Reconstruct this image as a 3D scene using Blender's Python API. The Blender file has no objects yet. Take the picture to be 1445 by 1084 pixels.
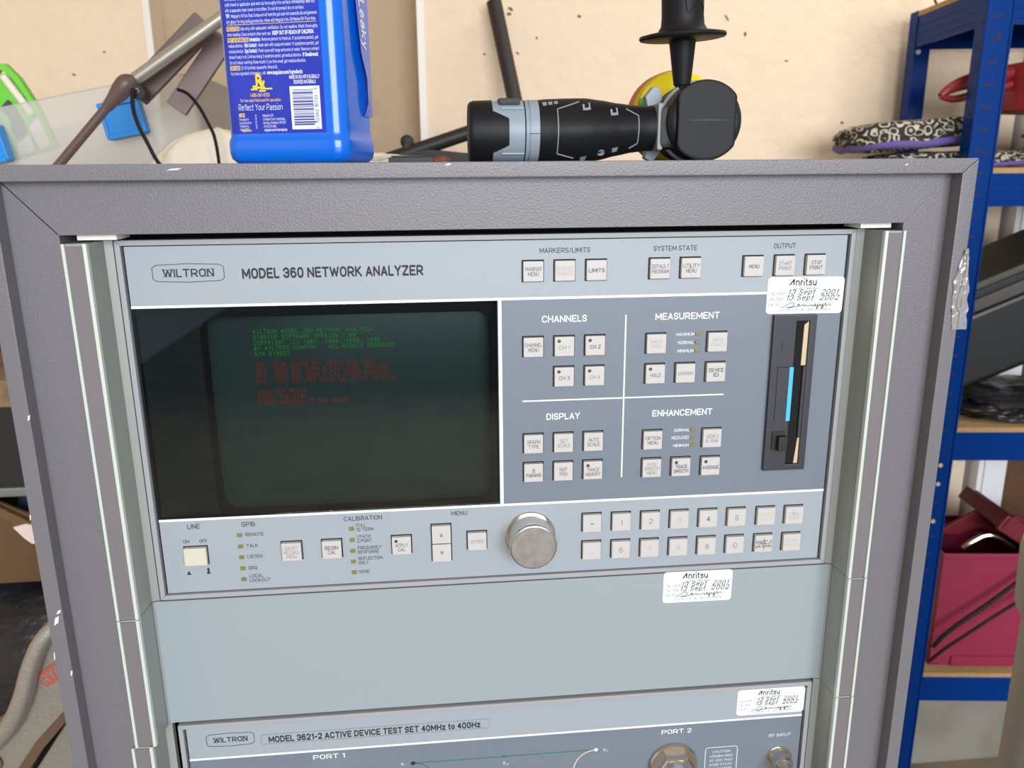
import bpy, bmesh, math, random
from mathutils import Vector, Matrix, noise

# ---------------------------------------------------------------- camera, light, exposure
# Working frame: millimetres, origin at the middle of the top edge of the upper instrument,
# x right, y into the room, z up.  FLOOR is the floor in that frame; build() turns it into metres.
FLOOR = -1425.0
def M3(x, y, z): return Vector((x, y, z - FLOOR)) / 1000.0

scene = bpy.context.scene
COL = scene.collection
cam_data = bpy.data.cameras.new('camera')
cam = bpy.data.objects.new('camera', cam_data)
COL.objects.link(cam)
scene.camera = cam
cam_data.sensor_width = 36.0
cam_data.lens = 1135.0 / 1445.0 * 36.0
cam_data.clip_start = 0.02
cam_data.dof.use_dof = True
cam_data.dof.focus_distance = 0.50
cam_data.dof.aperture_fstop = 15.0
_r = Vector((0.99508373, -0.09869, -0.00828558))
_d = Vector((-0.033032, -0.25185727, -0.9672005))
_f = Vector((0.09336623, 0.96271917, -0.253879))
rot = Matrix((_r, -_d, -_f)).transposed().to_4x4()
cam.matrix_world = Matrix.Translation(M3(-39.963, -471.088, 34.326)) @ rot

world = bpy.data.worlds.new('world')
scene.world = world
world.use_nodes = True
bg = world.node_tree.nodes['Background']
bg.inputs['Color'].default_value = (0.72, 0.84, 1.0, 1)
bg.inputs['Strength'].default_value = 0.55

def area(name, loc, target, sx, sy, power, color):
    l = bpy.data.lights.new(name, 'AREA')
    l.shape = 'RECTANGLE'; l.size = sx; l.size_y = sy
    l.energy = power; l.color = color
    o = bpy.data.objects.new(name, l); COL.objects.link(o)
    o.location = loc
    o.rotation_euler = (Vector(target) - Vector(loc)).to_track_quat('-Z', 'Y').to_euler()
    return o
# daylight through the open garage door behind the photographer, a little to the right
area('garage_door_daylight', (0.7, -4.5, 2.2), (0.1, 0.6, 1.3), 3.6, 2.0, 268, (0.97, 0.985, 1.0))
# unseen fill lamp added near the ceiling to brighten the upper right wall
area('wall_fill_lamp', (1.1, 0.6, 2.5), (1.0, 0.75, 1.3), 1.2, 0.12, 7, (1.0, 0.96, 0.88))
scene.view_settings.view_transform = 'Standard'
scene.view_settings.look = 'None'
scene.view_settings.exposure = 0.0
scene.view_settings.gamma = 1.0
scene.view_settings.use_curve_mapping = False

# ---------------------------------------------------------------- materials
def S(r, g, b):
    f = lambda c: (c / 255 / 12.92) if c / 255 <= 0.04045 else ((c / 255 + 0.055) / 1.055) ** 2.4
    return (f(r), f(g), f(b), 1.0)
MATS = {}
def mat(name, color, rough=0.5, metal=0.0, bump=None, vary=None, spec=0.5, emit=None, coat=0.0):
    """bump = (scale, distance, detail); vary = (scale, amount, second colour)"""
    m = bpy.data.materials.new(name); m.use_nodes = True
    nt = m.node_tree; p = nt.nodes['Principled BSDF']
    p.inputs['Base Color'].default_value = color
    p.inputs['Roughness'].default_value = rough
    p.inputs['Metallic'].default_value = metal
    p.inputs['Specular IOR Level'].default_value = spec
    p.inputs['Coat Weight'].default_value = coat
    if emit:
        p.inputs['Emission Color'].default_value = emit[0]; p.inputs['Emission Strength'].default_value = emit[1]
    if bump or vary:
        tc = nt.nodes.new('ShaderNodeNewGeometry')
    if bump:
        n = nt.nodes.new('ShaderNodeTexNoise'); n.inputs['Scale'].default_value = bump[0]
        n.inputs['Detail'].default_value = bump[2] if len(bump) > 2 else 2
        b = nt.nodes.new('ShaderNodeBump'); b.inputs['Strength'].default_value = 1.0
        b.inputs['Distance'].default_value = bump[1]
        nt.links.new(tc.outputs['Position'], n.inputs['Vector'])
        nt.links.new(n.outputs['Fac'], b.inputs['Height'])
        nt.links.new(b.outputs['Normal'], p.inputs['Normal'])
    if vary:
        n2 = nt.nodes.new('ShaderNodeTexNoise'); n2.inputs['Scale'].default_value = vary[0]
        n2.inputs['Detail'].default_value = 5
        rp = nt.nodes.new('ShaderNodeValToRGB')
        lo, hi = vary[3] if len(vary) > 3 else (0.4, 0.65)
        rp.color_ramp.elements[0].position = lo; rp.color_ramp.elements[1].position = hi
        rp.color_ramp.elements[0].color = (0, 0, 0, 1); rp.color_ramp.elements[1].color = (vary[1],) * 3 + (1,)
        mx = nt.nodes.new('ShaderNodeMix'); mx.data_type = 'RGBA'
        mx.inputs[6].default_value = color; mx.inputs[7].default_value = vary[2]
        nt.links.new(tc.outputs['Position'], n2.inputs['Vector'])
        nt.links.new(n2.outputs['Fac'], rp.inputs['Fac'])
        nt.links.new(rp.outputs['Color'], mx.inputs[0])
        nt.links.new(mx.outputs[2], p.inputs['Base Color'])
    MATS[name] = m
    return m

def clear_mat(name, tint, rough, ior=1.5, cloud=0.0, cloud_col=(0.8, 0.8, 0.8, 1)):
    m = bpy.data.materials.new(name); m.use_nodes = True
    nt = m.node_tree; nt.nodes.clear()
    out = nt.nodes.new('ShaderNodeOutputMaterial')
    tr = nt.nodes.new('ShaderNodeBsdfTransparent'); tr.inputs['Color'].default_value = tint
    gl = nt.nodes.new('ShaderNodeBsdfGlossy'); gl.inputs['Roughness'].default_value = rough
    fr = nt.nodes.new('ShaderNodeFresnel'); fr.inputs['IOR'].default_value = ior
    mx = nt.nodes.new('ShaderNodeMixShader')
    base = tr
    if cloud:
        df = nt.nodes.new('ShaderNodeBsdfDiffuse'); df.inputs['Color'].default_value = cloud_col
        tl = nt.nodes.new('ShaderNodeBsdfTranslucent'); tl.inputs['Color'].default_value = cloud_col
        ad = nt.nodes.new('ShaderNodeMixShader'); ad.inputs[0].default_value = 0.4
        nt.links.new(df.outputs[0], ad.inputs[1]); nt.links.new(tl.outputs[0], ad.inputs[2])
        m2 = nt.nodes.new('ShaderNodeMixShader'); m2.inputs[0].default_value = cloud
        nt.links.new(tr.outputs[0], m2.inputs[1]); nt.links.new(ad.outputs[0], m2.inputs[2])
        base = m2
    nt.links.new(fr.outputs[0], mx.inputs[0]); nt.links.new(base.outputs[0], mx.inputs[1])
    nt.links.new(gl.outputs[0], mx.inputs[2]); nt.links.new(mx.outputs[0], out.inputs[0])
    return m

def swirl_mat(name, dark, light):
    """cream scrolls printed on black cloth: rings around scattered cells"""
    m = bpy.data.materials.new(name); m.use_nodes = True
    nt = m.node_tree; p = nt.nodes['Principled BSDF']; p.inputs['Roughness'].default_value = 0.85
    g = nt.nodes.new('ShaderNodeNewGeometry')
    nz = nt.nodes.new('ShaderNodeTexNoise'); nz.inputs['Scale'].default_value = 45
    av = nt.nodes.new('ShaderNodeVectorMath'); av.operation = 'SCALE'; av.inputs[3].default_value = 0.01
    ad = nt.nodes.new('ShaderNodeVectorMath'); ad.operation = 'ADD'
    v = nt.nodes.new('ShaderNodeTexVoronoi'); v.inputs['Scale'].default_value = 52
    mu = nt.nodes.new('ShaderNodeMath'); mu.operation = 'MULTIPLY'; mu.inputs[1].default_value = 17.0
    sn = nt.nodes.new('ShaderNodeMath'); sn.operation = 'SINE'
    gt = nt.nodes.new('ShaderNodeMath'); gt.operation = 'GREATER_THAN'; gt.inputs[1].default_value = 0.55
    mx = nt.nodes.new('ShaderNodeMix'); mx.data_type = 'RGBA'
    mx.inputs[6].default_value = dark; mx.inputs[7].default_value = light
    L = nt.links.new
    L(g.outputs['Position'], nz.inputs['Vector']); L(nz.outputs['Color'], av.inputs[0])
    L(g.outputs['Position'], ad.inputs[0]); L(av.outputs[0], ad.inputs[1]); L(ad.outputs[0], v.inputs['Vector'])
    L(v.outputs['Distance'], mu.inputs[0]); L(mu.outputs[0], sn.inputs[0]); L(sn.outputs[0], gt.inputs[0])
    L(gt.outputs[0], mx.inputs[0]); L(mx.outputs[2], p.inputs['Base Color'])
    return m

WALL = mat('cream_wall', S(234, 215, 190), 0.75, bump=(38, 0.0035, 5), vary=(14, 0.5, S(222, 204, 180), (0.55, 0.75)))
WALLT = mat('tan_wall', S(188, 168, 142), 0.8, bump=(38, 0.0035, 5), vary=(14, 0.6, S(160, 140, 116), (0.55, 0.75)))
MARK = mat('wall_chip', S(120, 92, 70), 0.9)
CONC = mat('concrete', S(150, 134, 110), 0.9, bump=(60, 0.001, 6), vary=(5, 0.8, S(118, 108, 94)))
WHITE = mat('white_plastic', S(232, 230, 224), 0.45)
POSTW = mat('white_gloss_paint', S(236, 238, 244), 0.35)
DOORB = mat('brown_door', S(96, 66, 40), 0.6, vary=(6, 0.7, S(70, 46, 26)))
HAMMER = mat('hammertone_grey_paint', S(110, 109, 115), 0.34, spec=0.4, bump=(900, 0.0002, 2), vary=(700, 0.3, S(150, 148, 148), (0.6, 0.72)))  # paler specks put glints off the bumps into the paint colour
CHIP = mat('bare_chip', S(220, 220, 218), 0.5)
BLACK = mat('shadow_black', S(12, 12, 14), 0.9)
PANL = mat('light_panel_paint', S(152, 162, 171), 0.42)
PAND = mat('mid_grey_panel_paint', S(110, 121, 134), 0.42)
LINEW = mat('white_print', S(232, 238, 240), 0.5)
BEZ = mat('bezel_paint', S(156, 160, 164), 0.4)
FILL = mat('filler_paint', S(148, 160, 166), 0.36)
RAIL = mat('rail_grey_paint', S(146, 151, 148), 0.4)
RAILE = mat('bare_rail_edge', S(194, 204, 196), 0.35)
STRIP = mat('grey_vinyl_strip', S(112, 108, 112), 0.6, bump=(900, 0.00008, 2))
KEY = mat('key_plastic', S(190, 188, 187), 0.45)
KEYC = mat('cream_key_plastic', S(202, 197, 180), 0.45)
INKD = mat('dark_ink', S(52, 54, 60), 0.6)
INKM = mat('worn_ink', S(126, 124, 124), 0.6)
INKF = mat('faded_ink', S(178, 172, 166), 0.6)
INKY = mat('yellowed_ink', S(196, 190, 166), 0.6)
INKB = mat('black_ink', S(26, 28, 34), 0.6)
PALE = mat('pale_print', S(214, 222, 228), 0.6)
LED = mat('olive_led', S(120, 122, 62), 0.35)
LEDD = mat('dark_led', S(70, 66, 66), 0.35)
GLASS = clear_mat('smoked_glass', (0.62, 0.68, 0.68, 1), 0.012, 1.5)
CRT = mat('crt_face', S(66, 84, 84), 0.25)
CAV = mat('screen_surround', S(26, 30, 36), 0.7)
GRN = mat('green_phosphor', S(10, 60, 22), 0.5, emit=(S(50, 190, 80), 0.75))
RED = mat('red_phosphor', S(60, 20, 14), 0.5, emit=(S(205, 62, 44), 0.6))
ALU = mat('worn_aluminium', S(158, 152, 148), 0.45, 0.55, vary=(160, 0.6, S(132, 128, 126)))
STEEL = mat('bright_steel', S(205, 200, 192), 0.2, 1.0)
DRIVE = mat('drive_black_plastic', S(46, 48, 56), 0.45)
BEIGE = mat('beige_plastic', S(196, 180, 150), 0.5)
CYAN = mat('cyan_plastic', S(70, 180, 222), 0.4)
STICK = mat('white_sticker', S(240, 244, 245), 0.4)
GREENL = mat('green_print', S(52, 112, 84), 0.6)
CREAML = mat('cream_print', S(222, 206, 170), 0.6)
TAPE = clear_mat('clear_tape', (0.96, 0.96, 0.94, 1), 0.12, 1.9, cloud=0.4, cloud_col=(0.93, 0.91, 0.86, 1))
BLUE = mat('blue_bottle_plastic', S(0, 104, 220), 0.22, coat=0.3)
LABEL = mat('label_navy', S(26, 48, 172), 0.28, vary=(40, 0.4, S(44, 66, 190)))
LILAC = mat('label_back', S(92, 122, 222), 0.35)
YEL = mat('label_yellow', S(244, 206, 46), 0.5)
LWHITE = mat('label_white', S(226, 232, 250), 0.5)
BAR = mat('barcode_violet', S(70, 70, 150), 0.5)
RUB = mat('black_rubber', S(22, 23, 26), 0.5, bump=(1500, 0.00008, 2), spec=0.25)
RUBD = mat('dark_rubber', S(24, 24, 27), 0.55)
TGREY = mat('tool_grey_plastic', S(142, 156, 170), 0.45)
TGR2 = mat('tool_grey_trim', S(140, 148, 150), 0.5)
FOAMY = mat('yellow_foam', S(240, 214, 26), 0.9, bump=(900, 0.0006, 2))
FOAMO = mat('orange_foam', S(214, 142, 104), 0.9)
LIME = mat('lime_plastic', S(110, 200, 40), 0.5)
TUB = clear_mat('frosted_plastic', (0.95, 0.96, 0.96, 1), 0.25, 1.3, cloud=0.4, cloud_col=(0.95, 0.95, 0.94, 1))
CLIP = mat('blue_clip_plastic', S(22, 140, 224), 0.4)
SAGE = mat('sage_cloth', S(190, 206, 170), 0.9)
GREENP = mat('green_plastic', S(112, 206, 58), 0.4)
GREYD = mat('slate_plastic', S(62, 66, 84), 0.5)
POLE = mat('grey_pole_metal', S(176, 174, 164), 0.35, 0.5)
BROWN = mat('brown_enamel', S(98, 80, 78), 0.4)
BROWN2 = mat('mauve_brown_enamel', S(128, 110, 108), 0.45)
CABLE = mat('black_cable', S(14, 14, 15), 0.6, spec=0.25)
CLOTH = mat('white_cloth', S(234, 226, 212), 0.9, bump=(60, 0.002, 4))
TUBEB = mat('black_pipe', S(38, 37, 37), 0.5)
RUST = mat('red_brown_rubber', S(120, 62, 50), 0.7)
SHB = mat('blue_shelf_paint', S(7, 52, 124), 0.22, spec=0.05)
SHW = mat('chipboard', S(176, 146, 104), 0.85, vary=(200, 0.6, S(150, 118, 78)))
SLOT = mat('slot_shadow_blue', S(6, 22, 66), 0.7)
SWIRL = swirl_mat('scroll_print_cloth', S(46, 44, 40), S(196, 192, 176))
PURP = mat('purple_piping', S(98, 84, 150), 0.8)
MAROON = mat('maroon_plastic', S(140, 36, 44), 0.35)
CRIMS = mat('crimson_plastic', S(146, 40, 72), 0.4)
DKRED = mat('dark_red_plastic', S(112, 30, 44), 0.35)
CASE = mat('black_case_plastic', S(20, 22, 22), 0.35)
CASEG = mat('grey_case_trim', S(68, 67, 61), 0.5)
BIN = mat('black_bin_liner', S(30, 31, 36), 0.35, bump=(30, 0.006, 4))
GPIPE = mat('grey_plastic', S(200, 200, 192), 0.5)
WOOD = mat('rough_bench_wood', S(142, 116, 88), 0.8, vary=(30, 0.7, S(104, 80, 58)))
CARD = mat('cardboard', S(96, 72, 46), 0.85)
CARDD = mat('cardboard_edge', S(106, 80, 52), 0.85)
TISS = mat('pale_tissue', S(226, 210, 204), 0.9)
CAST = mat('cast_aluminium', S(166, 163, 155), 0.38, 0.6, bump=(300, 0.0005, 3))
CASTD = mat('grimy_slot', S(92, 72, 52), 0.8)
LOGOR = mat('faded_red_logo', S(176, 84, 74), 0.6)
FOIL = mat('dull_foil', S(150, 158, 160), 0.3, 0.7)

# ---------------------------------------------------------------- mesh builder
WORLD = {}            # object -> its world origin (metres)
# a plain sans-serif stroke alphabet: points as two base-36 digits (x, y+3), strokes parted by |
GLYPH = dict(p.split('=', 1) for p in """A=034d83|1676;B=030d4d6c7a694808|4868778685745303;C=8b7c5d3d1c0a061433537485;D=030d4d6c8a86644303;E=7d0d0373|0868;F=7d0d03|0868;G=8b7c5d3d1c0a0614335374858858
H=030d|838d|0888;I=030d;J=5d5544231405;K=030d|7d07|2983;L=0d0363;M=030d55ada3;N=030d838d;O=3314060a1c3d5d7c8a86745333;P=030d5d7c8b89785707;Q=3314060a1c3d5d7c8a86745333|5683;R=030d5d7c8b89785707|4783
S=7b6c5d2d1c0b0a1928586776756453231405;T=0d8d|4d43;U=0d06143353 74868d;V=0d438d;W=0d336c93cd;X=0d83|8d03;Y=0d488d|4843;Z=0d8d0383;0=2314060a1c2d5d6c7a76645323;1=1b3d33;2=0b1c2d5d6c7b790373
3=0b1c2d5d6c7b796838|6877756453231405;4=535d0676;5=7d1d0829596877756453231405;6=6c5d2d1c0a06142353647577685929 1807;7=0d7d23;8=28191c2d5d6c6958280704235374 7758;9=14235364767a6c5d2d1c0b09182757 6879
a=192a4a6963|672706041343 65;b=0d03|082a4a6865432305;c=694a2a0805234364;d=6d63|684a2a0805234365;e=0767684a2a0805234364;f=4d2c23|0a4a;g=6a62402001|684a2a0805234365;h=0d03|082a4a6863;i=0309|0d0e;j=292110|2d2e
k=0d03|6a06|2763;l=0d03;m=030a|082a4a5853|587a9aa8a3;n=030a|082a4a6863;o=2305082a4a68654323;p=0a00|082a4a6865432305;q=6a60|684a2a0805234365;r=030a|082a3a;s=594a1a0817475654431304;t=1d142333|0a3a;u=0a05234365|6a63
v=0a336a;w=0a234a638a;x=0a63|6a03;y=0a33|6a2000;z=0a6a0363;.=0304;,=1401;-=0747;–=0777;/=035d;(=2e0b0522;)=0e2b2502;:=0304|090a;+=0767|3a34;'=0d0b;<=6b0865;>=0b6805;&=730b1d3d4b0705134377;|=0d03;^=0b3d6b;#=0666|0a6a|232d|434d;%=037d"""
    .replace(' ', '').replace('\n', ';').split(';'))
GLYPH[':'] = '0304|090a'
_tc = {}
def soften(st):
    """round the gentle bends of a stroke, keep its square corners"""
    if len(st) < 4: return st
    out = [st[0]]
    for a, p, c in zip(st, st[1:], st[2:]):
        u, v = Vector((p[0] - a[0], p[1] - a[1])), Vector((c[0] - p[0], c[1] - p[1]))
        if u.length and v.length and u.angle(v) < 1.25:
            out += [(p[0] - u.x * .28, p[1] - u.y * .28), (p[0] + v.x * .28, p[1] + v.y * .28)]
        else: out.append(p)
    return out + [st[-1]]
def text_geo(s, shear=0.0, weight=0.15, spacing=1.0):
    """unit cap height, baseline at 0"""
    k = (s, shear, weight, spacing)
    if k in _tc: return _tc[k]
    vs, fs = [], []; x = 0.0; w = weight * 10 / 2
    for ch in s:
        if ch == ' ': x += 4.6 * spacing; continue
        g = GLYPH.get(ch)
        if g is None: continue
        strokes = [[(int(st[i], 36), int(st[i + 1], 36) - 3) for i in range(0, len(st), 2)] for st in g.split('|')]
        wd = max(p[0] for st in strokes for p in st)
        for st in [soften(q) for q in strokes]:
            for i, (a, b) in enumerate(zip(st, st[1:])):
                d = Vector((b[0] - a[0], b[1] - a[1])); L = d.length
                if L == 0: continue
                d /= L; n_ = Vector((-d.y, d.x)) * w
                e0 = w * (.9 if i == 0 else .35); e1 = w * (.9 if i == len(st) - 2 else .35)
                A, B = Vector(a) - d * e0, Vector(b) + d * e1
                q = len(vs)
                for p in (A - n_, B - n_, B + n_, A + n_):
                    vs.append(((x + p.x + p.y * shear) / 10, p.y / 10))
                fs.append((q, q + 1, q + 2, q + 3))
        x += wd + (2.4 + w * 1.1) * spacing
    _tc[k] = (vs, fs)
    return _tc[k]

def frame_from(d):
    d = Vector(d).normalized()
    a = Vector((0, 0, 1)) if abs(d.z) < 0.9 else Vector((1, 0, 0))
    u = d.cross(a).normalized(); v = d.cross(u).normalized()
    return u, v

class MB:
    def __init__(s, xf=None):
        s.bm = bmesh.new(); s.xf = xf; s.mi = 0
    def V(s, p):
        p = Vector(p)
        return s.bm.verts.new(s.xf @ p if s.xf else p)
    def F(s, vs):
        try: f = s.bm.faces.new(vs)
        except ValueError: return None
        f.material_index = s.mi
        return f
    def m(s, i): s.mi = i; return s
    def poly(s, pts): return s.F([s.V(p) for p in pts])
    def geo(s, verts, faces):
        vs = [s.V(p) for p in verts]
        for f in faces: s.F([vs[i] for i in f])
    def box(s, x0, x1, y0, y1, z0, z1, bev=0.0, seg=2, xf=None):
        t = bmesh.new()
        bmesh.ops.create_cube(t, size=1.0)
        for v in t.verts:
            v.co = Vector((x0 + (v.co.x + .5) * (x1 - x0), y0 + (v.co.y + .5) * (y1 - y0), z0 + (v.co.z + .5) * (z1 - z0)))
        if bev: bmesh.ops.bevel(t, geom=t.edges[:], offset=bev, segments=seg, profile=0.6, affect='EDGES')
        if xf: bmesh.ops.transform(t, matrix=xf, verts=t.verts)
        s.merge(t); return s
    def merge(s, t):
        t.verts.index_update()
        s.geo([v.co.copy() for v in t.verts], [[v.index for v in f.verts] for f in t.faces])
        t.free()
    def lathe(s, prof, o, axis, n=32, caps=True, squash=1.0):
        """prof: list of (distance along axis, radius)"""
        o = Vector(o); a = Vector(axis).normalized(); u, v = frame_from(a)
        rings = []
        for t, r in prof:
            c = o + a * t
            rings.append([s.V(c + (u * math.cos(2 * math.pi * k / n) + v * math.sin(2 * math.pi * k / n) * squash) * r) for k in range(n)])
        for A, B in zip(rings, rings[1:]):
            for k in range(n): s.F([A[k], A[(k + 1) % n], B[(k + 1) % n], B[k]])
        if caps:
            s.F(rings[0][::-1]); s.F(rings[-1])
        return s
    def cyl(s, p0, p1, r0, r1=None, n=24):
        p0, p1 = Vector(p0), Vector(p1)
        return s.lathe([(0, r0), ((p1 - p0).length, r0 if r1 is None else r1)], p0, p1 - p0, n)
    def tube(s, pts, r, n=8, smooth=0):
        P = [Vector(p) for p in pts]
        for _ in range(smooth):                     # corner cutting
            Q = [P[0]]
            for a, b in zip(P, P[1:]): Q += [a * .75 + b * .25, a * .25 + b * .75]
            P = Q + [P[-1]]
        rings = []; u = None
        for i, p in enumerate(P):
            d = (P[min(i + 1, len(P) - 1)] - P[max(i - 1, 0)]).normalized()
            if u is None: u, v = frame_from(d)
            else:
                u = (u - d * u.dot(d)).normalized(); v = d.cross(u)
            rr = r(i / (len(P) - 1)) if callable(r) else r
            rings.append([s.V(p + (u * math.cos(2 * math.pi * k / n) + v * math.sin(2 * math.pi * k / n)) * rr) for k in range(n)])
        for A, B in zip(rings, rings[1:]):
            for k in range(n): s.F([A[k], A[(k + 1) % n], B[(k + 1) % n], B[k]])
        s.F(rings[0][::-1]); s.F(rings[-1])
        return s
    def prism(s, pts, y0, y1, plane='xz', bev=0.0):
        t = bmesh.new()
        mk = {'xz': lambda p, y: (p[0], y, p[1]), 'xy': lambda p, y: (p[0], p[1], y), 'yz': lambda p, y: (y, p[0], p[1])}[plane]
        A = [t.verts.new(mk(p, y0)) for p in pts]; B = [t.verts.new(mk(p, y1)) for p in pts]
        n = len(pts)
        t.faces.new(A); t.faces.new(B[::-1])
        for k in range(n): t.faces.new([A[(k + 1) % n], A[k], B[k], B[(k + 1) % n]])
        bmesh.ops.recalc_face_normals(t, faces=t.faces)
        if bev: bmesh.ops.bevel(t, geom=t.edges[:], offset=bev, segments=2, profile=0.6, affect='EDGES')
        s.merge(t); return s
    def sheet(s, fn, nu, nv, thick=0.0):
        """fn(u,v) -> point, u,v in 0..1"""
        g = [[Vector(fn(i / nu, j / nv)) for j in range(nv + 1)] for i in range(nu + 1)]
        vs = [[s.V(p) for p in row] for row in g]
        for i in range(nu):
            for j in range(nv): s.F([vs[i][j], vs[i + 1][j], vs[i + 1][j + 1], vs[i][j + 1]])
        return s
    def blob(s, c, rad, amp=0.12, freq=2.0, seed=0, sub=4, power=2.0, flat=None):
        t = bmesh.new(); bmesh.ops.create_icosphere(t, subdivisions=sub, radius=1.0)
        for v in t.verts:
            d = v.co.normalized()
            if power != 2.0:
                k = (abs(d.x) ** power + abs(d.y) ** power + abs(d.z) ** power) ** (-1 / power); d = d * k
            q = noise.noise(v.co * freq + Vector((seed * 7.3, seed * 3.1, seed * 1.7)))
            q += 0.5 * noise.noise(v.co * freq * 2.3 + Vector((seed, 5.0, seed * 2.0)))
            v.co = Vector((d.x * rad[0], d.y * rad[1], d.z * rad[2])) * (1 + amp * q) + Vector(c)
            if flat is not None and v.co.z < flat: v.co.z = flat
        s.merge(t); return s
    def text(s, str_, x, z, h, y=-0.12, align='C', width=None, shear=0.0, weight=0.15, spacing=1.0, xs=0.92, xf=None):
        """letters on a plane that faces -y: cap height h, baseline at z; or placed by xf (local xy plane)"""
        vs, fs = text_geo(str_, shear, weight, spacing)
        if not vs: return s
        x0 = min(p[0] for p in vs); x1 = max(p[0] for p in vs)
        kx = h * xs if width is None else width / (x1 - x0)
        off = {'L': x0, 'C': (x0 + x1) / 2, 'R': x1}[align]
        lift = lambda i: (i // 4 % 12) * .006          # strokes cross each other: keep them off one plane
        if xf is None: s.geo([(x + (p[0] - off) * kx, y - lift(i), z + p[1] * h) for i, p in enumerate(vs)], fs)
        else: s.geo([xf @ Vector((x + (p[0] - off) * kx, z + p[1] * h, lift(i))) for i, p in enumerate(vs)], fs)
        return s
    def line(s, x0, z0, x1, z1, w, y=-0.12):
        d = Vector((x1 - x0, 0, z1 - z0)).normalized(); n = Vector((-d.z, 0, d.x)) * (w / 2)
        a, b = Vector((x0, y, z0)), Vector((x1, y, z1))
        return s.poly([a - n, b - n, b + n, a + n])
    def pline(s, pts, w, y=-0.12):
        for i, (a, b) in enumerate(zip(pts, pts[1:])): s.line(a[0], a[1], b[0], b[1], w, y - (i % 12) * .006)
        return s
    def build(s, name, mats, parent=None, smooth=True, sharp=0.6):
        bm = s.bm
        bm.normal_update()
        if smooth:
            for e in bm.edges:
                e.smooth = not (len(e.link_faces) == 2 and e.calc_face_angle(0) > sharp)
        for v in bm.verts: v.co = (v.co - Vector((0, 0, FLOOR))) / 1000.0
        xs = [v.co for v in bm.verts]
        c = Vector([(min(p[i] for p in xs) + max(p[i] for p in xs)) / 2 for i in range(3)])
        for v in bm.verts: v.co -= c
        me = bpy.data.meshes.new(name)
        bm.to_mesh(me); bm.free()
        for m in (mats if isinstance(mats, (list, tuple)) else [mats]): me.materials.append(m)
        if smooth:
            me.polygons.foreach_set('use_smooth', [True] * len(me.polygons))
        o = bpy.data.objects.new(name, me); COL.objects.link(o)
        if smooth:
            wn = o.modifiers.new('weighted_normals', 'WEIGHTED_NORMAL'); wn.keep_sharp = True; wn.weight = 80
        WORLD[o] = c
        if parent is not None:
            o.parent = parent; o.location = c - WORLD[parent]
        else: o.location = c
        return o

def thing(name, label, cat, x, y, z, group=None):
    o = bpy.data.objects.new(name, None); COL.objects.link(o)
    o.empty_display_size = 0.03
    o.location = M3(x, y, z); WORLD[o] = M3(x, y, z)
    o['label'] = label; o['category'] = cat
    if group: o['group'] = group
    return o
def tag(o, label, cat, group=None, kind=None):
    o['label'] = label; o['category'] = cat
    if group: o['group'] = group
    if kind: o['kind'] = kind
    return o
def lab(o, label): o['label'] = label; return o
def struct(o, label=None, cat=None):
    o['kind'] = 'structure'
    if label: o['label'] = label
    if cat: o['category'] = cat
    return o
def rrect(x0, x1, z0, z1, r, n=6):
    P = []
    for cx, cz, a in ((x1 - r, z1 - r, 0), (x0 + r, z1 - r, 90), (x0 + r, z0 + r, 180), (x1 - r, z0 + r, 270)):
        for k in range(n + 1):
            t = math.radians(a + 90 * k / n); P.append((cx + r * math.cos(t), cz + r * math.sin(t)))
    return P
random.seed(4)

# ---------------------------------------------------------------- the room
b = MB(); b.box(-2400, 3200, -14000, 1500, FLOOR - 60, FLOOR)
struct(b.build('floor', CONC), 'bare grey concrete garage floor', 'floor')
b = MB(); b.box(-2400, -553, 1215, 1415, FLOOR, 1150); b.box(-46, 1204, 1215, 1415, FLOOR, 1150)
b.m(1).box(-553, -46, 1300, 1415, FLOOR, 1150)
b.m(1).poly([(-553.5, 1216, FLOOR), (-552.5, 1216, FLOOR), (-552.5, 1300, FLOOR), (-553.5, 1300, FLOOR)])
b.m(2)
for (x, z, w, h, t) in ((127, 342, 6, 3, .6), (124, 333, 5, 3, 0), (262, 330, 4, 3, .3), (140, 262, 4, 2, .8), (300, 368, 3, 3, 0), (178, 290, 2, 3, 0),
                        (75, 260, 3, 2, 0), (600, 300, 3, 5, 0), (690, 250, 4, 2, 0), (-700, 220, 4, 2, .4), (-640, 260, 3, 2, .2), (820, 130, 4, 3, 0), (560, 330, 8, 2, .9)):
    R = Matrix.Translation((x, 1214.6, z)) @ Matrix.Rotation(t, 4, 'Y')
    b.geo([R @ Vector((w * math.cos(a) , 0, h * math.sin(a) )) for a in [k * math.pi / 3 for k in range(6)]], [(0, 1, 2, 3, 4, 5)])
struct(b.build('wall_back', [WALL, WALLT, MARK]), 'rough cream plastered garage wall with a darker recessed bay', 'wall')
b = MB(); b.box(1300, 3200, 1260, 1415, FLOOR, 1150)
struct(b.build('wall_right', WALL), 'cream wall beyond the door frame', 'wall')
b = MB(); b.box(-2500, -2400, -2600, 1500, FLOOR, 1150)
struct(b.build('wall_left', WALL), 'cream left side wall of the garage', 'wall')
b = MB(); b.box(-2400, 3200, -2600, 1500, 1150, 1210)
struct(b.build('ceiling', WALL), 'plain pale garage ceiling', 'ceiling')
b = MB(); b.box(-560, -547, 1206, 1217, -300, 1150, 1)
struct(b.build('trim_1', WHITE), 'thin white vertical trim strip at the left edge of the darker wall bay', 'trim')
b = MB(); b.box(-55, -40, 1206, 1217, -500, 1150, 1)
struct(b.build('trim_2', WHITE), 'thin white vertical trim strip at the right edge of the darker wall bay', 'trim')
b = MB(); b.box(1217, 1288, 1185, 1330, FLOOR, 1150, 3); b.box(1229, 1236, 1180, 1190, FLOOR, 1150, 1)
struct(b.build('trim_3', POSTW), 'white painted door post behind the blue shelving', 'trim')
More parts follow.
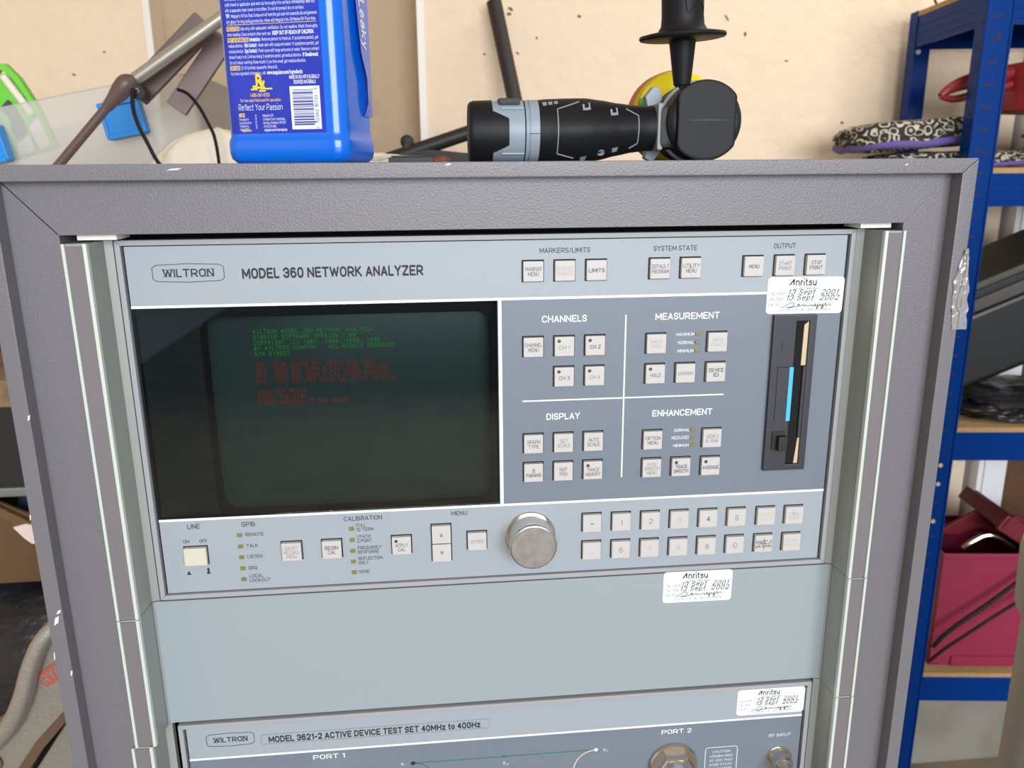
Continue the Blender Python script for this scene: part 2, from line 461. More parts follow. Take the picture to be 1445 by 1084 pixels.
b = MB(); b.box(1000, 2200, 1150, 1183, FLOOR, FLOOR + 330, 3)
struct(b.build('trim_4', mat('plinth_render', S(150, 146, 136), .9, vary=(8, .6, S(124, 120, 110)))), 'low grey rendered plinth behind the bottom shelf', 'trim')
b = MB(); b.box(1290, 2000, 1205, 1245, FLOOR + 10, 700, 2); b.box(1400, 1900, 1200, 1206, -900, -300, 2)
struct(b.build('door_1', DOORB), 'brown wooden door behind the blue shelving', 'door')

# ---------------------------------------------------------------- the rack cabinet
YL, YF = -30.0, -20.0            # front of the raised lip, front of the recessed frame
cab = thing('equipment_rack', 'grey hammertone steel rack cabinet with a raised edge, holding the instruments', 'cabinet', 0, 240, FLOOR)
def ring(b, x0, x1, z0, z1, X0, X1, Z0, Z1, y0, y1, bev):
    b.box(X0, x0, y0, y1, Z0, Z1, bev); b.box(x1, X1, y0, y1, Z0, Z1, bev); b.box(x0 - .01, x1 + .01, y0, y1, z1, Z1, bev)
b = MB()                         # lip: three mitred bars
lipz = 40.3
for (pts) in ([(-269, FLOOR + 20), (-260, FLOOR + 20), (-260, 32), (-269, lipz)], [(268, FLOOR + 20), (268, lipz), (259, 32), (259, FLOOR + 20)],
              [(-269, lipz), (-260, 32), (259, 32), (268, lipz)]):
    b.prism(pts, YL, YF + 6, 'xz', 0.9)
b.build('raised_lip', HAMMER, cab)
b = MB()
for k, pts in enumerate(([(-260.5, FLOOR + 20), (-235.3, FLOOR + 20), (-235.3, 4.4), (-260.5, 32.3)], [(259.5, FLOOR + 20), (259.5, 32.3), (233.2, 4.4), (233.2, FLOOR + 20)])):
    b.prism(pts, YF, YF + 22, 'xz', 0.25)
b.prism([(-260.5, 32.3), (-235.3, 4.4), (233.2, 4.4), (259.5, 32.3)], YF, YF + 22, 'xz', 0.25)
b.build('front_frame', HAMMER, cab)
b = MB(); b.line(-259.6, 31.3, -235.6, 4.7, .55, YF - .08); b.build('mitre_joint', BLACK, cab)
b = MB()
b.prism([(-269, FLOOR + 20), (-265, FLOOR + 20), (-265, 36), (-269, lipz)], YF + 6, 470, 'xz', .6)
b.build('side_panel', HAMMER, cab)
b = MB(); b.prism([(264, FLOOR + 20), (268, FLOOR + 20), (268, lipz), (264, 36)], YF + 6, 470, 'xz', .6)
b.build('side_panel', HAMMER, cab)
b = MB(); b.prism([(-269, lipz), (-265, 36), (264, 36), (268, lipz)], YF + 6, 470, 'xz', .6)
b.build('top_panel', HAMMER, cab)
b = MB(); b.box(-265, 264, 466, 470, FLOOR + 20, 36); b.build('back_panel', HAMMER, cab)
b = MB(); b.box(-240, 240, 44, 440, -1340, 8); b.build('rack_interior', BLACK, cab)
b = MB(); b.box(-269, 268, YL, 470, FLOOR, FLOOR + 40, 2); b.box(-235, 233, -16, 10, FLOOR + 40, -700, 1); b.build('plinth', HAMMER, cab)
for x0, x1 in ((-229, -208.5), (210.5, 229.5)):
    b = MB(); b.box(x0, x1, -14, 6, 1.2, 4.2, .5); lab(b.build('spacer_block', WHITE, cab), 'cream plastic spacer above a rack rail')
# chipped paint on the lip
for x, z, w, h in ((-264, -215, 1.8, 3), (-262, -209.5, 1.4, 1.4), (-260.5, -92, .9, 1.8), (-260.6, -250, .8, 2), (-268.6, -150, .5, 2), (-268.5, -238, .5, 3), (-170, 37.5, 4, .6), (-30, 39, 2, .6), (225, 37, 1, .6)):
    b = MB(); b.poly([(x - w, YL - .15, z - h), (x + w * .4, YL - .15, z - h * .5), (x + w, YL - .15, z + h), (x - w * .3, YL - .15, z + h * .6)]); b.build('paint_chip', CHIP, cab)
b = MB()                          # crumpled clear tape on the right lip
def tapef(u, v):
    x = 259.8 + 3.2 * (1 - v) + u * 9.5 + (1 - v) * 1.0; z = -57.5 + 47 * v
    w = (1 - max(0, v - .55) / .45 * .75)
    x = 268.3 - (268.3 - x) * w
    y = YL - .5 - abs(1.6 * noise.noise(Vector((u * 4, v * 14, 3)))) - 1.2 * u * noise.noise(Vector((v * 6, 1, 2))) ** 2
    return (x + 1.0 * noise.noise(Vector((v * 9, u * 2, 5))), y, z)
b.sheet(tapef, 8, 40)
b.tube([(267.3, YL - 1.2, -10), (268.2, YL - 1.6, -22), (266.6, YL - 1.4, -34), (265.2, YL - 1.2, -43), (267.8, YL - 1.6, -47), (268.2, YL - 1, -57)], .55, 6)
b.tube([(268.4, YL - .8, -20), (268.6, YL - 1.1, -36), (268.2, YL - 1.2, -45)], .45, 6)
lab(b.build('tape_remnant', TAPE, cab), 'crumpled clear sticky tape left on the right edge')

# ---------------------------------------------------------------- rack instruments: shared builders
def rails(parent, z0, z1, dxl=0.0, dxr=0.0, wl=0.0):
    for sx, dx in ((-1, dxl), (1, dxr)):
        X = lambda x: sx * x + dx
        def order(p): return p if sx > 0 else p[::-1]
        b = MB()
        b.m(0).prism([(X(233.6), -21), (X(222.0), -21), (X(220.6), -1), (X(216.4), 0.4), (X(216.4), 5), (X(224), 8), (X(233.6), 8)], z0, z1, 'xy')
        b.m(1).prism([(X(234.2), -22.4), (X(232.6), -22.4), (X(232.4), -20), (X(234.2), 4)], z0, z1, 'xy')
        b.m(1).prism([(X(223.4), -22.4), (X(221.6), -22.2), (X(221.4), -19.5), (X(223.2), -19.5)], z0, z1, 'xy')
        r = b.build('side_rail', [RAIL, RAILE], parent)
        b = MB(); b.box(min(X(223.4), X(232.6)), max(X(223.4), X(232.6)), -21.6, -20.8, z0 + .6, z1 - 1.2); lab(b.build('vinyl_strip', STRIP, r), 'grey textured strip let into the rail')
def bezel(parent, z0, z1, hole=None):
    b = MB(); t = 3.0
    for pts in ([(-215, z0), (-215 + t, z0 + t), (-215 + t, z1 - t), (-215, z1)], [(215, z0), (215, z1), (215 - t, z1 - t), (215 - t, z0 + t)],
                [(-215, z1), (-215 + t, z1 - t), (215 - t, z1 - t), (215, z1)], [(-215, z0), (215, z0), (215 - t, z0 + t), (-215 + t, z0 + t)]):
        b.prism(pts, -2.2, 8, 'xz', .45)
    b.build('bezel', BEZ, parent)
    b = MB()
    if hole: 
        b.box(-213, hole[0], 2, 4, z0 + 2, z1 - 2); b.box(hole[1], 213, 2, 4, z0 + 2, z1 - 2)
        b.box(hole[0] - .1, hole[1] + .1, 2, 4, hole[3], z1 - 2); b.box(hole[0] - .1, hole[1] + .1, 2, 4, z0 + 2, hole[2])
    else: b.box(-213, 213, 2.0, 4.0, z0 + 2, z1 - 2)
    return b
def sticker(parent, x0, x1, z0, z1, y, tilt, l, sig):
    T = Matrix.Translation(((x0 + x1) / 2, 0, (z0 + z1) / 2)) @ Matrix.Rotation(tilt, 4, 'Y')
    W, H = x1 - x0, z1 - z0
    b = MB(T); b.prism(rrect(-W / 2, W / 2, -H / 2, H / 2, 2.2), y - .15, y, 'xz')
    st = lab(b.build('calibration_sticker', STICK, parent), l)
    yy = y - .25
    b = MB(T); h = H / 22.5
    b.m(0)                                   # the maker's wordmark: A without a crossbar
    ax = -11 * h; az = 6.3 * h
    b.prism([(ax, az), (ax + 1.1 * h, az), (ax + 3.5 * h, az + 3.6 * h), (ax + 2.6 * h, az + 3.6 * h)], yy, yy + .05)
    b.prism([(ax + 2.6 * h, az + 3.6 * h), (ax + 3.5 * h, az + 3.6 * h), (ax + 3.5 * h, az), (ax + 2.7 * h, az)], yy, yy + .05)
    b.text('nritsu', ax + 4.2 * h, az, 3.7 * h, yy, 'L', width=13.4 * h, weight=.19)
    b.m(1)
    b.text('System Calibration', 0, 3.6 * h, 1.5 * h, yy, 'C', width=17 * h)
    b.text('CAL DATE', -W / 2 + 1.3 * h, .4 * h, 1.7 * h, yy, 'L', width=10.5 * h)
    b.text('CAL DUE', -W / 2 + 1.3 * h, -3.0 * h, 1.7 * h, yy, 'L', width=9.2 * h)
    b.text('CAL BY', -W / 2 + 1.3 * h, -6.4 * h, 1.7 * h, yy, 'L', width=7.6 * h)
    b.text('For Service Call 1-800-267-4878', 1 * h, -9.4 * h, 1.3 * h, yy, 'C', width=32 * h)
    b.line(-12 * h, 5.6 * h, 12 * h, 5.6 * h, .15, yy)
    for zz in (.1, -3.3, -6.7): b.line(-11 * h, zz * h, W / 2 - 2 * h, zz * h, .15, yy)
    b.build('printing', [INKB, INKM], st)
    b = MB(T)
    b.text('13 Sept  2001', -10.5 * h, .7 * h, 2.8 * h, yy - .05, 'L', width=32 * h, shear=.32, weight=.15, spacing=1.3)
    b.text('13 Sept  2002', -11.5 * h, -2.8 * h, 2.8 * h, yy - .05, 'L', width=33.5 * h, shear=.32, weight=.15, spacing=1.3)
    s_ = [(-15, -7.6), (-8, -4.2), (-6.5, -5.2), (-8, -7.2), (-12, -7.4), (-9, -7.6), (-4, -6.6), (-3, -5.4), (-4.6, -5.6), (-3, -6.8), (-1, -5.6), (-.4, -6.8), (.6, -5.8), (2, -6.8),
          (4.8, -5.8), (5, -7), (7, -5.2), (6.6, -7), (8.6, -5.6), (7.8, -8.6), (9.8, -5.4), (10.6, -6.8), (12, -5.2), (11, -8.8), (13.6, -4.8), (14, -6.6), (15.8, -5.4), (17, -6.6)]
    b.pline([(p[0] * h, p[1] * h + sig) for p in s_], .38 * h, yy - .05)
    b.build('handwriting', INKB, st)
def badge(parent, x0, x1, z0, z1, h, name='maker_badge'):
    b = MB(); zc = (z0 + z1) / 2; c = (x1 - x0) * .06
    P = [(x0 + c, z1 - .6), ((x0 + x1) / 2, z1), (x1 - c, z1 - .6), (x1, z1 - 2), (x1, z0 + 2), (x1 - c, z0 + .6), ((x0 + x1) / 2, z0), (x0 + c, z0 + .6), (x0, z0 + 2), (x0, z1 - 2)]
    b.pline(P + P[:1], .35)
    k = (x1 - x0) / 39.0
    b.text('WILTRON', (x0 + x1) / 2, zc - h / 2, h, width=28 * k, weight=.19)
    for sx in (-1, 1): b.line((x0 + x1) / 2 + sx * 14.2 * k, zc - h / 2, (x0 + x1) / 2 + sx * 9 * k, zc - h / 2, .3)     # slab feet of the lettering
    b.line((x0 + x1) / 2 - 14.4 * k, zc + h / 2, (x0 + x1) / 2 - 8 * k, zc + h / 2, .3)
    b.line((x0 + x1) / 2 + 8 * k, zc + h / 2, (x0 + x1) / 2 + 14.2 * k, zc + h / 2, .3)
    return b.build(name, INKB, parent)

def heading(parent, t, x, z, h, w=None, m=None, align='C', xs=.85, weight=.15, name='printed_heading'):
    b = MB(); b.text(t, x, z, h, width=w, align=align, xs=xs, weight=weight); return b.build(name, m or INKB, parent, smooth=False)
# ---------------------------------------------------------------- the network analyzer
na = thing('network_analyzer', 'network analyzer with dark screen, square keys and round knob, topmost in the rack', 'instrument', 0, 20, -221)
bezel(na, -221, 0, (-210.5, -3, -168.3, -38)).build('backing_plate', BLACK, na)
XL, XR, ZT, ZU, ZL, ZB = -210.8, 210.8, -3.6, -37.4, -168.8, -217.6
SX1 = -2.6
b = MB()
b.m(0).box(XL, XR, 0, 1.8, ZU, ZT, .3); b.m(0).box(XL, XR, 0, 1.8, ZB, ZL, .3)
b.m(1).box(SX1, XR, 0, 1.8, ZL, ZU)
b.m(2).line(XL, ZU - .4, XR, ZU - .4, 1.5, -.08); b.line(XL, ZL, XR, ZL, 1.5, -.08); b.line(-1.2, ZU, -1.2, ZL, 2.0, -.1)
b.m(2).line(12.1, -101.1, 139, -101.1, .9, -.08); b.line(75.2, -49, 75.2, -153.4, .9, -.1)
b.build('front_panel', [PANL, PAND, LINEW], na)
badge(na, -196.9, -157.8, -24, -13.6, 3.9)
heading(na, 'MODEL 360 NETWORK ANALYZER', -147.9, -22.2, 4.9, 102.5, align='L', weight=.25, name='model_lettering')
for t, x, z, h, w in (('MARKERS/LIMITS', 37.6, -11.1, 2.6, 30), ('SYSTEM STATE', 104, -11.0, 2.6, 26.5), ('OUTPUT', 171.6, -10.8, 2.7, 13.6),
                      ('LINE', -190.8, -174.7, 2.7, 7.4), ('ON', -196.2, -184.1, 1.9, 3.6), ('OFF', -186.0, -184.2, 1.9, 4.6), ('GPIB', -158.1, -174.9, 2.7, 8.2),
                      ('CALIBRATION', -88.4, -174.4, 2.6, 23.5), ('MENU', -28.4, -174.2, 2.6, 10)):
    heading(na, t, x, z, h, w)
for t, z in (('REMOTE', -181.4), ('TALK', -189), ('LISTEN', -196.3), ('SRQ', -204), ('LOCAL', -209.6), ('LOCKOUT', -212.7)):
    heading(na, t, -160.6, z, 2.0, align='L', name='printed_caption')
for t, z in (('FULL', -178.8), ('12-TERM', -181.7), ('1 PATH', -186.5), ('2 PORT', -189.4), ('FREQUENCY', -194.2), ('RESPONSE', -197.1), ('REFLECTION', -201.6), ('ONLY', -204.5), ('NONE', -210.7)):
    heading(na, t, -92.8, z, 1.95, align='L', xs=.8, name='printed_caption')
for x, k in ((-196.7, 1.6), (-184.9, 3.4)):
    b = MB(); b.prism([(x - 1.2, -205.6), (x + 1.2, -205.6), (x + 1.2, -204.8), (x + .6, -204.8), (x + .6, -205 + k), (x - .6, -205 + k), (x - .6, -204.8), (x - 1.2, -204.8)], -.12, 0); b.build('switch_symbol', INKB, na)
for t, x, z, w in (('CHANNELS', 37.7, -52.2, 27.5), ('MEASUREMENT', 113.4, -52.4, 40), ('DISPLAY', 37.4, -113.3, 21), ('ENHANCEMENT', 113, -113.7, 38.5)):
    heading(na, t, x, z, 3.5, w, LINEW, weight=.2)
for t, z in (('MAXIMUM', -62.9), ('NORMAL', -68.1), ('MINIMUM', -73.3), ('NORMAL', -124.5), ('REDUCED', -129.5), ('MINIMUM', -134.7)):
    heading(na, t, 118.3, z, 1.8, m=LINEW, align='R', name='printed_caption')
for x, z in ((120.4, -62), (120.4, -67.2), (120.4, -72.5), (120.2, -123.6), (120.2, -128.7), (120.2, -134), (-164, -180.5), (-164, -188.1), (-164, -195.4), (-164, -203), (-164, -210.5),
             (-95.8, -179.9), (-95.8, -187.5), (-95.8, -195), (-95.8, -202.4), (-95.8, -209.8)):
    b = MB(); b.box(x - 1.5, x + 1.5, -.9, .2, z - 1.15, z + 1.15, .3); b.build('indicator_light', LED, na)

INK = {'d': INKB, 'n': INKD, 'm': INKM, 'f': INKF, 'y': INKY}
def key(x, z, lines, ink='n', led=False, w=11.9, h=11.9, name='push_button', th=2.15, m=None):
    b = MB(); b.box(x - w / 2, x + w / 2, -3.0, 1.5, z - h / 2, z + h / 2, .55)
    k = b.build(name, m or KEY, na)
    b = MB(); b.box(x - w / 2 - .65, x + w / 2 + .65, -.06, .4, z - h / 2 - .55, z + h / 2 + .65)
    b.build('button_well', BLACK, k)
    if lines:
        b = MB(); n = len(lines); p = 3.0 if n < 3 else 2.85
        for i, t in enumerate(lines):
            zz = z + (n - 1) / 2 * p - i * p - th / 2 - (.6 if led and n == 1 else (.9 if led else 0))
            L = len(t)
            b.text(t, x, zz, th, y=-3.1, width=min(w - 1.4, 1.55 * L + .2) if L > 1 else None, weight=.15 if ink in 'd' else .125)
        b.build('legend', INK[ink], k)
    if led:
        b = MB(); b.cyl((x - 3.3, -3.25, z + 3.4), (x - 3.3, -2.8, z + 3.4), 1.05, n=14); b.build('indicator_dot', LEDD, k)
    return k
C0, C1, C2, C4, C5, C6 = 18.6, 37.4, 56.2, 94.0, 113.0, 132.3
for a in ((C0, -21.6, ['MARKER', 'MENU'], 'n'), (C1, -21.6, ['READOUT', 'MARKER'], 'f'), (C2, -21.6, ['LIMITS'], 'd'), (94.5, -21.5, ['DEFAULT', 'PROGRAM'], 'n'), (113.4, -21.4, ['UTILITY', 'MENU'], 'n'),
          (152.1, -21.2, ['MENU'], 'n'), (171.6, -21.1, ['START', 'PRINT'], 'm'), (191, -21, ['STOP', 'PRINT'], 'n'),
          (C0, -67, ['CHANNEL', 'MENU'], 'n'), (C1, -67, ['CH 1'], 'm', 1), (C2, -67, ['CH 2'], 'd', 1), (C1, -85.9, ['CH 3'], 'n', 1), (C2, -85.9, ['CH 4'], 'm', 1),
          (C4, -67, ['SWEEP', 'MENU'], 'f'), (C6, -67, ['DATA', 'POINTS'], 'f'), (C4, -86, ['HOLD'], 'n', 1), (C5, -86, ['DOMAIN'], 'm'), (C6, -86, ['DEVICE', 'ID'], 'd'),
          (C0, -128.2, ['GRAPH', 'TYPE'], 'n'), (C1, -128.2, ['SET', 'SCALE'], 'm'), (C2, -128.2, ['AUTO', 'SCALE'], 'n'), (C0, -147.1, ['S', 'PARAMS'], 'd'), (C1, -147.1, ['REF', 'POS'], 'n'), (C2, -147.1, ['TRACE', 'MEMORY'], 'n', 1),
          (C4, -128.8, ['OPTION', 'MENU'], 'n'), (C6, -129, ['VIDEO', 'IF BW'], 'm'), (C4, -147.5, ['AVG/', 'SMOOTH', 'MENU'], 'm'), (C5, -147.6, ['TRACE', 'SMOOTH'], 'd', 1), (C6, -147.8, ['AVERAGE'], 'd', 1),
          (-133.1, -192.5, ['SAVE/', 'RECALL', 'MENU'], 'm'), (-108.5, -192.4, ['BEGIN', 'CAL'], 'd'), (-65.2, -192.1, ['APPLY', 'CAL'], 'n', 1), (-17.6, -191.8, ['ENTER'], 'm')):
    key(a[0], a[1], a[2], a[3], bool(a[4]) if len(a) > 4 else False)
for z, up in ((-185.9, 1), (-198.5, -1)):
    k = key(-40.1, z, [], h=12.0)
    b = MB(); b.poly([(-40.1 - 1.1, -3.1, z - 1.3 * up), (-40.1 + 1.1, -3.1, z - 1.3 * up), (-40.1, -3.1, z + 1.5 * up)][::up]); b.build('arrow_mark', INKM, k)
for i, (t, ink) in enumerate((('–', 'd'), ('1', 'm'), ('2', 'm'), ('3', 'f'), ('4', 'n'), ('5', 'm'))):
    key(56.3 + i * 19.13, -183.3 - i * .2, [t], ink, name='keypad_key', th=3.2)
for i, (t, ink) in enumerate((('.', 'm'), ('6', 'm'), ('7', 'f'), ('8', 'f'), ('9', 'm'), ('0', 'm'))):
    key(56.4 + i * 19.1, -202.6 - i * .24, [t], ink, name='keypad_key', th=3.2)
for x, z, l, ink in ((171.8, -184.5, ['GHz 10^3', 'us  m'], 'y'), (191, -184.7, ['MHz', 'ns cm'], 'f'), (171.5, -203.9, ['kHz|10^-3', 'ps | mm'], 'd'), (190.8, -204, ['CLEAR', 'RET LOC'], 'y')):
    k = key(x, z, l, ink, name='keypad_key', th=1.9)
    if ink in 'df':
        b = MB(); b.line(x - 4.6, z, x + 4.6, z, .3, -3.1); b.line(x, z - 4, x, z + 4, .3, -3.1); b.build('divider_mark', INK[ink], k)
key(-191.0, -192.6, [], w=13.4, h=11.6, name='power_switch', m=KEYC)

kb = MB()                         # rotary knob
kx, kz = 16.6, -190.6
kb.lathe([(-1, 16.2), (0, 16.2), (.5, 15.6)], (kx, 0, kz), (0, -1, 0), 48)
kb.lathe([(.2, 14.6), (15.5, 14.7), (16.6, 14.9), (17.6, 14.5), (18.2, 13.6)], (kx, 0, kz), (0, -1, 0), 64)
kn = kb.build('tuning_knob', STEEL, na)
b = MB(); b.lathe([(18.15, 13.7), (18.3, 13.5), (18.3, .1)], (kx, 0, kz), (0, -1, 0), 64); lab(b.build('knob_face', ALU, kn), 'dull scuffed grey knob face')

# screen: smoked glass in front of a recessed picture tube
gx0, gx1, gz0, gz1 = XL + .6, SX1 - .6, ZL + .8, ZU - 1.2
b = MB(); b.box(gx0, gx1, .1, 1.6, gz0, gz1, .2); scr = b.build('screen_glass', GLASS, na)
b = MB()                          # dark surround with a rounded opening
o = rrect(-177, -6.5, -172, -46, 9, 6)
t = bmesh.new()
def loop(P, y): return [(p[0], y, p[1]) for p in P]
outer = []
for px, pz in o:                  # project every rim point to the rectangle outline
    outer.append((gx0 if px < -150 else (gx1 if px > -30 else px), gz1 + .5 if pz > -80 else (gz0 - 2 if pz < -150 else pz)))
n = len(o)
vi = [b.V((p[0], 8, p[1])) for p in o]; vo = [b.V((p[0], 5, p[1])) for p in outer]; vd = [b.V((p[0] * .999, 24, p[1])) for p in o]
for k in range(n):
    b.F([vo[k], vo[(k + 1) % n], vi[(k + 1) % n], vi[k]]); b.F([vi[k], vi[(k + 1) % n], vd[(k + 1) % n], vd[k]])
t.free()
b.build('screen_surround', CAV, na, sharp=.4)
b = MB()
def crtf(u, v):
    x = -180 + 176 * u; z = -175 + 132 * v
    return (x, 20 + 5 * ((u - .5) ** 2 + (v - .5) ** 2) * 2, z)
b.sheet(crtf, 16, 12); tube_ = b.build('picture_tube', CRT, na)
b = MB(); b.box(gx0, gx1, 30, 42, gz0 - 3, gz1); b.build('screen_chassis', BLACK, na)
b = MB()
LN = [('WILTRON MODEL 360 NETWORK ANALYZER', 0, 0), ('STARTUP SOFTWARE VERSION 1.09', 0, 1), ('COPYRIGHT (C) 1987, 1988, 1989, 1990', 0, 2), ('BY WILTRON COMPANY.  ALL RIGHTS RESERVED.', 0, 3), ('S/N 918001', 0, 4),
      ('001  DISK DRIVE NOT READY FOR TEST', 1, 6), ('002  TEST SET CHAN A CAL LEVEL FAILURE', 1, 7), ('003  TEST SET CHAN B CAL LEVEL FAILURE', 1, 8), ('004  TEST SET REF CHAN CAL LEVEL FAILURE', 1, 9),
      ('DISK NOT READY', 1, 11), ('CHECK THE DISK', 1, 12), ('PRESS <ENTER> TO TRY AGAIN', 1, 13)]
for s_, c, r in LN:
    b.m(c)
    for i, ch in enumerate(s_):
        if ch != ' ':
            b.text(ch, -148.6 + 2.12 * i, -58.3 - 3.42 * r, 2.3, y=19.6, width=None if ch in '.,1I()<>' else 1.55, xs=.8)
lab(b.build('screen_text', [GRN, RED], na), 'green and red start-up text on the dark screen')

# floppy drive
b = MB()
x0, x1, z0, z1 = 167.2, 194.6, -152.6, -51.4
b.box(x0, 181.6, -3, 1, z0, z1, .4); b.box(190.4, x1, -3, 1, z0, z1, .4); b.box(181.2, 190.8, -3, 1, -55.2, z1, .4); b.box(181.2, 190.8, -3, 1, z0, -148.6, .4)
b.box(188.6, 190.6, -2.4, 1, -131, -84, .2)
dr = b.build('disk_drive', DRIVE, na)
b = MB(); b.box(180, 192, -.6, -.2, -149.5, -54.5); b.build('disk_slot', BLACK, dr)
for P in ([(187.4, -58), (190.2, -55.6), (190.2, -83.6), (187.2, -83.6)], [(189.0, -131.7), (190.2, -131), (190.2, -148.4), (187.6, -148.4)]):
    b = MB(); b.prism(P, -1.6, .6); lab(b.build('slot_guide', BEIGE, dr), 'beige guide inside the disk slot')
b = MB(); b.box(179.3, 182.0, -3.4, .8, -119.3, -84.2, .2); lab(b.build('disk_latch', CYAN, dr), 'bright cyan strip beside the disk slot')
b = MB(); b.pline([(179.2, -84.2), (171.8, -84.2), (171.8, -119)], .4, -3.06); b.line(173.4, -68, 173.4, -73, .3, -3.06); b.build('recess_line', BLACK, dr)
b = MB(); b.box(171.2, 179.6, -4, -2.8, -138.2, -126, .3); b.m(0).box(174, 179.8, -8, -3, -138, -128.4, .6); b.build('eject_button', RUBD, dr)
sticker(na, 162.6, 211.2, -51.0, -28.5, -.05, math.radians(.6), 'white calibration sticker above the disk drive', 0)
rails(na, -222, 0)

# ---------------------------------------------------------------- filler panel
fp = thing('blank_panel', 'plain grey blank rack panel with a white sticker, below the network analyzer', 'panel', 0, 10, -310.6)
b = MB()
P = [(-220.4, 5), (-220.4, -2.0), (-219.6, -.6), (-216, 0), (216, 0), (219.8, -.6), (220.6, -2.0), (220.6, 5)]
b.prism(P, -310.6, -223.0, 'xy'); b.build('panel_plate', FILL, fp)
rails(fp, -310.6, -222.6, 0, 0.2)
sticker(fp, 105.6, 152.6, -245, -222.4, -.05, math.radians(.4), 'white calibration sticker at the top of the blank panel', .5)

# ---------------------------------------------------------------- test set
ts = thing('test_set', 'device test set with recessed title strip and metal connectors, lowest in the rack', 'instrument', 0, 20, -533)
bezel(ts, -533, -312).build('backing_plate', BLACK, ts)
b = MB()
b.m(0).box(XL, XR, 0, 1.8, -340, -316, .3); b.m(1).box(XL, XR, 0, 1.8, -529.5, -340.2)
b.m(2).line(XL, -340.2, XR, -340.2, 1.5, -.08)
b.build('front_panel', [PANL, PAND, LINEW], ts)
badge(ts, -198.6, -168, -331.4, -321.4, 3.2)
heading(ts, 'MODEL 3621-2 ACTIVE DEVICE TEST SET 40MHz to 40GHz', -158.8, -330.6, 3.9, 141, align='L', weight=.25, name='model_lettering')
heading(ts, 'PORT 1', -120.4, -346.6, 3.0, 21, LINEW, weight=.17); heading(ts, 'PORT 2', 119.7, -347.4, 3.0, 21.5, LINEW, weight=.17); heading(ts, 'RF INPUT', 195.7, -356.6, 2.2, 16.3, PALE)
b = MB(); b.m(1)
b.text('a', -71.9, -356.4, 2.0); b.text('1', -70, -357, 1.3); b.text('b', 68.6, -357.6, 2.0); b.text('2', 70.6, -358.2, 1.3); b.text('S', -2, -362.4, 2.2); b.text('21', .4, -363, 1.3)
b.build('diagram_caption', [INKB, PALE], ts)
b = MB()
for i, t in enumerate(('CAUTION', '+20dBm MAX', '40 VDC MAX', 'AVOID STATIC', 'DISCHARGE')):
    b.text(t, 153.3, -366.4 - i * 3.6, 1.8, width=13 if i == 0 else 17)
P = rrect(141.6, 165, -392, -361.8, 2, 4); b.pline(P + P[:1], .5); b.build('caution_print', PALE, ts)
b = MB()
P = [(47 + 0, -386)] + [(62.5 - 16 * math.sin(t), -372.5 + 16.4 * math.cos(t)) for t in [math.pi / 2 * (1 - k / 8) for k in range(9)]]
b.m(3).pline(P, .7)
b.m(2).line(-64.5, -355.8, 62.5, -356.1, .7); b.poly([(-3, -.13, -357.2), (.6, -.13, -355.9), (-3, -.13, -354.6)])
b.pline([(-64.5 + 14 * math.sin(t), -369.8 + 14 * math.cos(t)) for t in [math.pi / 2 * k / 8 for k in range(9)]], .7)
b.m(0); b.geo([(-64.5 + 1.6 * math.cos(k * .7854), -.16, -355.8 + 1.6 * math.sin(k * .7854)) for k in range(8)], [tuple(range(8))])
b.m(1); b.geo([(62.5 + 1.4 * math.cos(k * .7854), -.16, -356.1 + 1.4 * math.sin(k * .7854)) for k in range(8)], [tuple(range(8))])
b.build('signal_diagram', [INKB, LINEW, GREENL, CREAML], ts)
b = MB(); P = rrect(-163.6, -12, -332, -324.8, 1, 3)
b.pline(P + P[:1], .3, -.1); b.m(1).prism(rrect(-163.3, -12.3, -331.7, -325.1, 1, 3), -.05, 0); b.build('title_strip', [INKM, PANL], ts)
def connector(x, z, R, name, l):
    b = MB()
    b.lathe([(-.5, R), (2.5, R), (3.5, R - .8)], (x, 0, z), (0, -1, 0), 40)
    b.lathe([(3, R * .86), (11, R * .86), (12, R * .8)], (x, 0, z), (0, -1, 0), 6)
    b.lathe([(11.5, R * .66), (13, R * .66), (20, R * .62), (20, R * .36), (14, R * .34), (14, .1)], (x, 0, z), (0, -1, 0), 32, caps=False)
    lab(b.build(name, STEEL, ts), l)
connector(118, -372.5, 17.5, 'test_port', 'large shiny hexagonal port connector under PORT 2')
connector(-120, -372.5, 17.5, 'test_port', 'large shiny hexagonal port connector under PORT 1')
b = MB(); b.lathe([(-.5, 9.6), (.8, 9.6), (1.0, 8.8)], (196, 0, -374.5), (0, -1, 0), 32)
b.lathe([(.5, 7.4), (9, 7.4), (10.2, 6.6), (10.2, 5.2), (16, 5.0), (17, 6), (24, 6), (25, 5)], (196, 0, -374.5), (0, -1, 0), 32)
lab(b.build('input_connector', STEEL, ts), 'small round metal connector under RF INPUT')
sticker(ts, 162.4, 211.4, -337.0, -316.6, -.05, math.radians(.2), 'white calibration sticker at the upper right of the test set', 0)
rails(ts, -533, -311.2, -2.6, 0.4)
b = MB(); b.box(-239, -235.6, -19, 4, -310, -287, .6); lab(b.build('rail_tab', RAILE, fp), 'pale metal tab beside the left rail')

# ================================================================ things on top of the rack
TOP = 40.4
